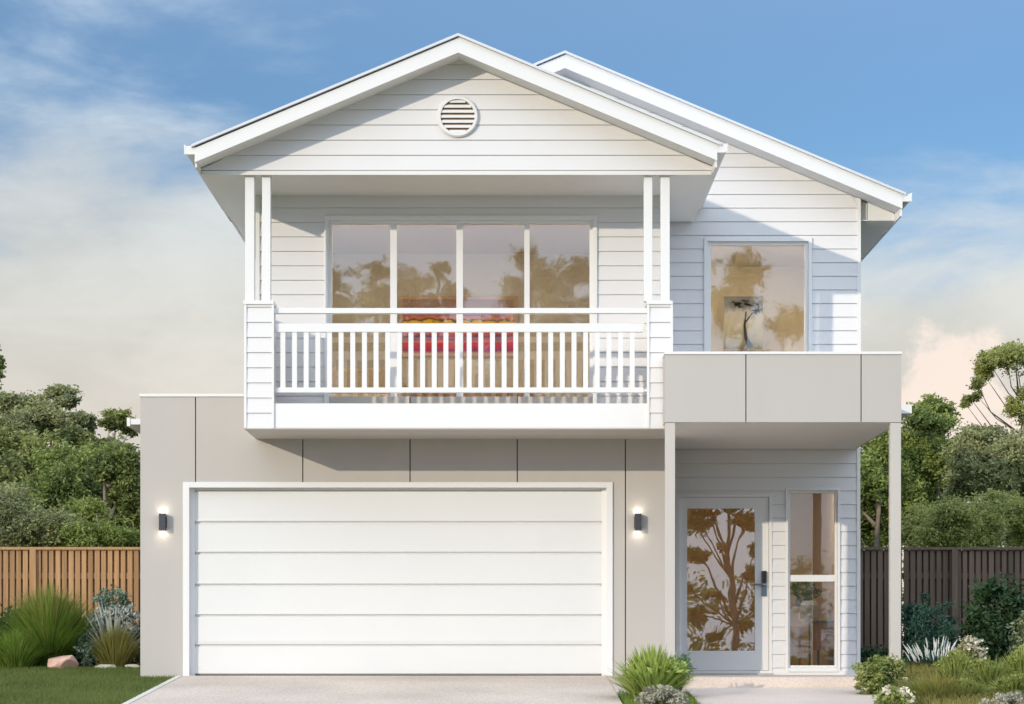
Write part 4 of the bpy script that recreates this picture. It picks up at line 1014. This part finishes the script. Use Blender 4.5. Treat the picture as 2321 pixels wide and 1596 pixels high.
foliage('flower', [(x, 20.35, y0 + .20, .18, .12, .08), (x + .1, 20.3, y0 + .15, .09, .09, .07)], 260, .02, 'cream', t, asp=.8, spread=.12); stems(t, x, 20.4, y0, .2, .12, 5)
t, x, y0 = plant('grass_clump', 'olive wispy grass in the middle of the right garden bed', 'grass plant', 2120, 21.2)
blades('blade', x, 21.2, y0, .33, .34, 900, 'clumpyellow', t, w=.008, base=.25, droop=.15)
blades('dark_blade', x - .1, 21.2, y0, .26, .3, 500, 'clump', t, w=.008, base=.2, droop=.15)
for i, (u, D, h, r, lab) in enumerate(((2165, 22.8, .44, .20, 'yellow green leafy plant left of the cream topped shrub'), (2245, 22.2, .40, .26, 'bright yellow green leafy plant in the middle of the right bed'), (2318, 22.6, .50, .24, 'bright yellow green leafy plant cut by the right picture edge'), (2190, 21.2, .26, .2, 'low yellow green leafy plant at the front of the right bed'), (2300, 21.3, .30, .24, 'front yellow green leafy plant nearest the lower right corner'))):
    t, x, y0 = plant('leafy_plant', lab, 'plant', u, D, 'yellow green plants in the right bed')
    blades('blade', x, D, y0, h, r * 1.1, 330, 'lime', t, w=.018, base=r * .6, droop=.12)
    foliage('foliage', [(x, D, y0 + h * .5, r, r * .8, h * .5)], 2600, .022, 'lime' if i != 3 else 'green', t, asp=.3, spread=.16)
t, x, y0 = plant('flowering_shrub', 'upright cream blossom shrub between the white spikes and the right edge', 'shrub', 2190, 23.4)
foliage('foliage', [(x, 23.4, y0 + .26, .2, .18, .24)], 1400, .024, 'greenlight', t)
foliage('flower', [(x, 23.3, y0 + .46, .13, .1, .09), (x + .12, 23.3, y0 + .36, .08, .08, .1)], 320, .02, 'cream', t, asp=.6); stems(t, x, 23.4, y0, .4, .12, 6)
t, x, y0 = plant('fluffy_plant', 'pale grey low plant in the lower right corner', 'plant', 2300, 20.1)
foliage('foliage', [(x, 20.1, y0 + .08, .28, .2, .17), (x - .2, 20.1, y0 + .04, .14, .14, .12)], 2600, .02, 'fluff', t, asp=.5); stems(t, x, 20.1, y0, .15, .12, 4)
rock('rock', 'flat pale stepping stone at the bottom of the right bed', 2145, 20.3, .11, .09, .04, 'stone', 21, .6)
# ground cover of the right bed and behind it
def scatter(name, x0, x1, y0, y1, n, h, w, mat, lean=.5, **props):
    xs = RNG.uniform(x0, x1, n); ys = RNG.uniform(y0, y1, n)
    ok = ~((xs > -4.25) & (xs < 4.3) & (ys > 24.42) & (ys < 31.6)); xs, ys = xs[ok], ys[ok]; n = len(xs)
    zs = np.array([gz(a, b_) for a, b_ in zip(xs, ys)]) - .02
    t = RNG.uniform(0, 2 * np.pi, n); s = np.stack([np.cos(t), np.sin(t), np.zeros(n)], 1) * (w * .5); l = RNG.normal(size=(n, 3)) * lean * h * .5; l[:, 2] = 0
    p = np.stack([xs, ys, zs], 1); hh = (h * RNG.uniform(.5, 1.2, n))[:, None] * np.array([0, 0, 1])
    V = np.stack([p - s, p + s, p + s * .6 + hh * .6 + l * .4, p - s * .6 + hh * .6 + l * .4, p + hh + l - s * .1, p + hh + l + s * .1], 1).reshape(-1, 3)
    o = np.arange(n)[:, None] * 6
    Fq = np.concatenate([o + np.array([[0, 1, 2, 3]]), o + np.array([[3, 2, 5, 4]])], 0)
    ob = np_mesh(name, V, Fq, mat)
    for k, v in props.items(): ob[k] = v
    return ob
scatter('lawn_grass', -9.5, DL - .05, 19.5, 26.15, 150000, .045, .005, 'grass', kind='stuff', label='short mown green lawn grass beside the driveway')
scatter('ground_cover', 3.95, 8.5, 19.6, 25.2, 42000, .14, .010, 'clumpyellow', .9, kind='stuff', label='low olive ground cover filling the right garden bed')
scatter('bed_grass', 1.12, 1.84, 19.0, 22.3, 4000, .07, .008, 'clump', .9, kind='stuff', label='low green ground cover in the strip between driveway and path')
# the crowns' twigs beyond the fences are filled by an understorey that reads as one mass
def thicket(name, x0, x1, y, n, h, mat, label):
    cl = []
    x = x0
    while x < x1:
        cl.append((x, y + random.uniform(-.6, .6), random.uniform(.2, .7) * h, .9, .7, .55 * h)); x += .8
    o = foliage(name, cl, n, .06, mat, None, sub=20); o['kind'] = 'stuff'; o['label'] = label
thicket('undergrowth', -14, -5.0, 41.5, 22000, 3.4, 'gumdark', 'dark undergrowth between the trees behind the left fence')
thicket('undergrowth', 5.2, 16, 47, 22000, 3.2, 'gumdark', 'dark undergrowth between the trees behind the right fence')
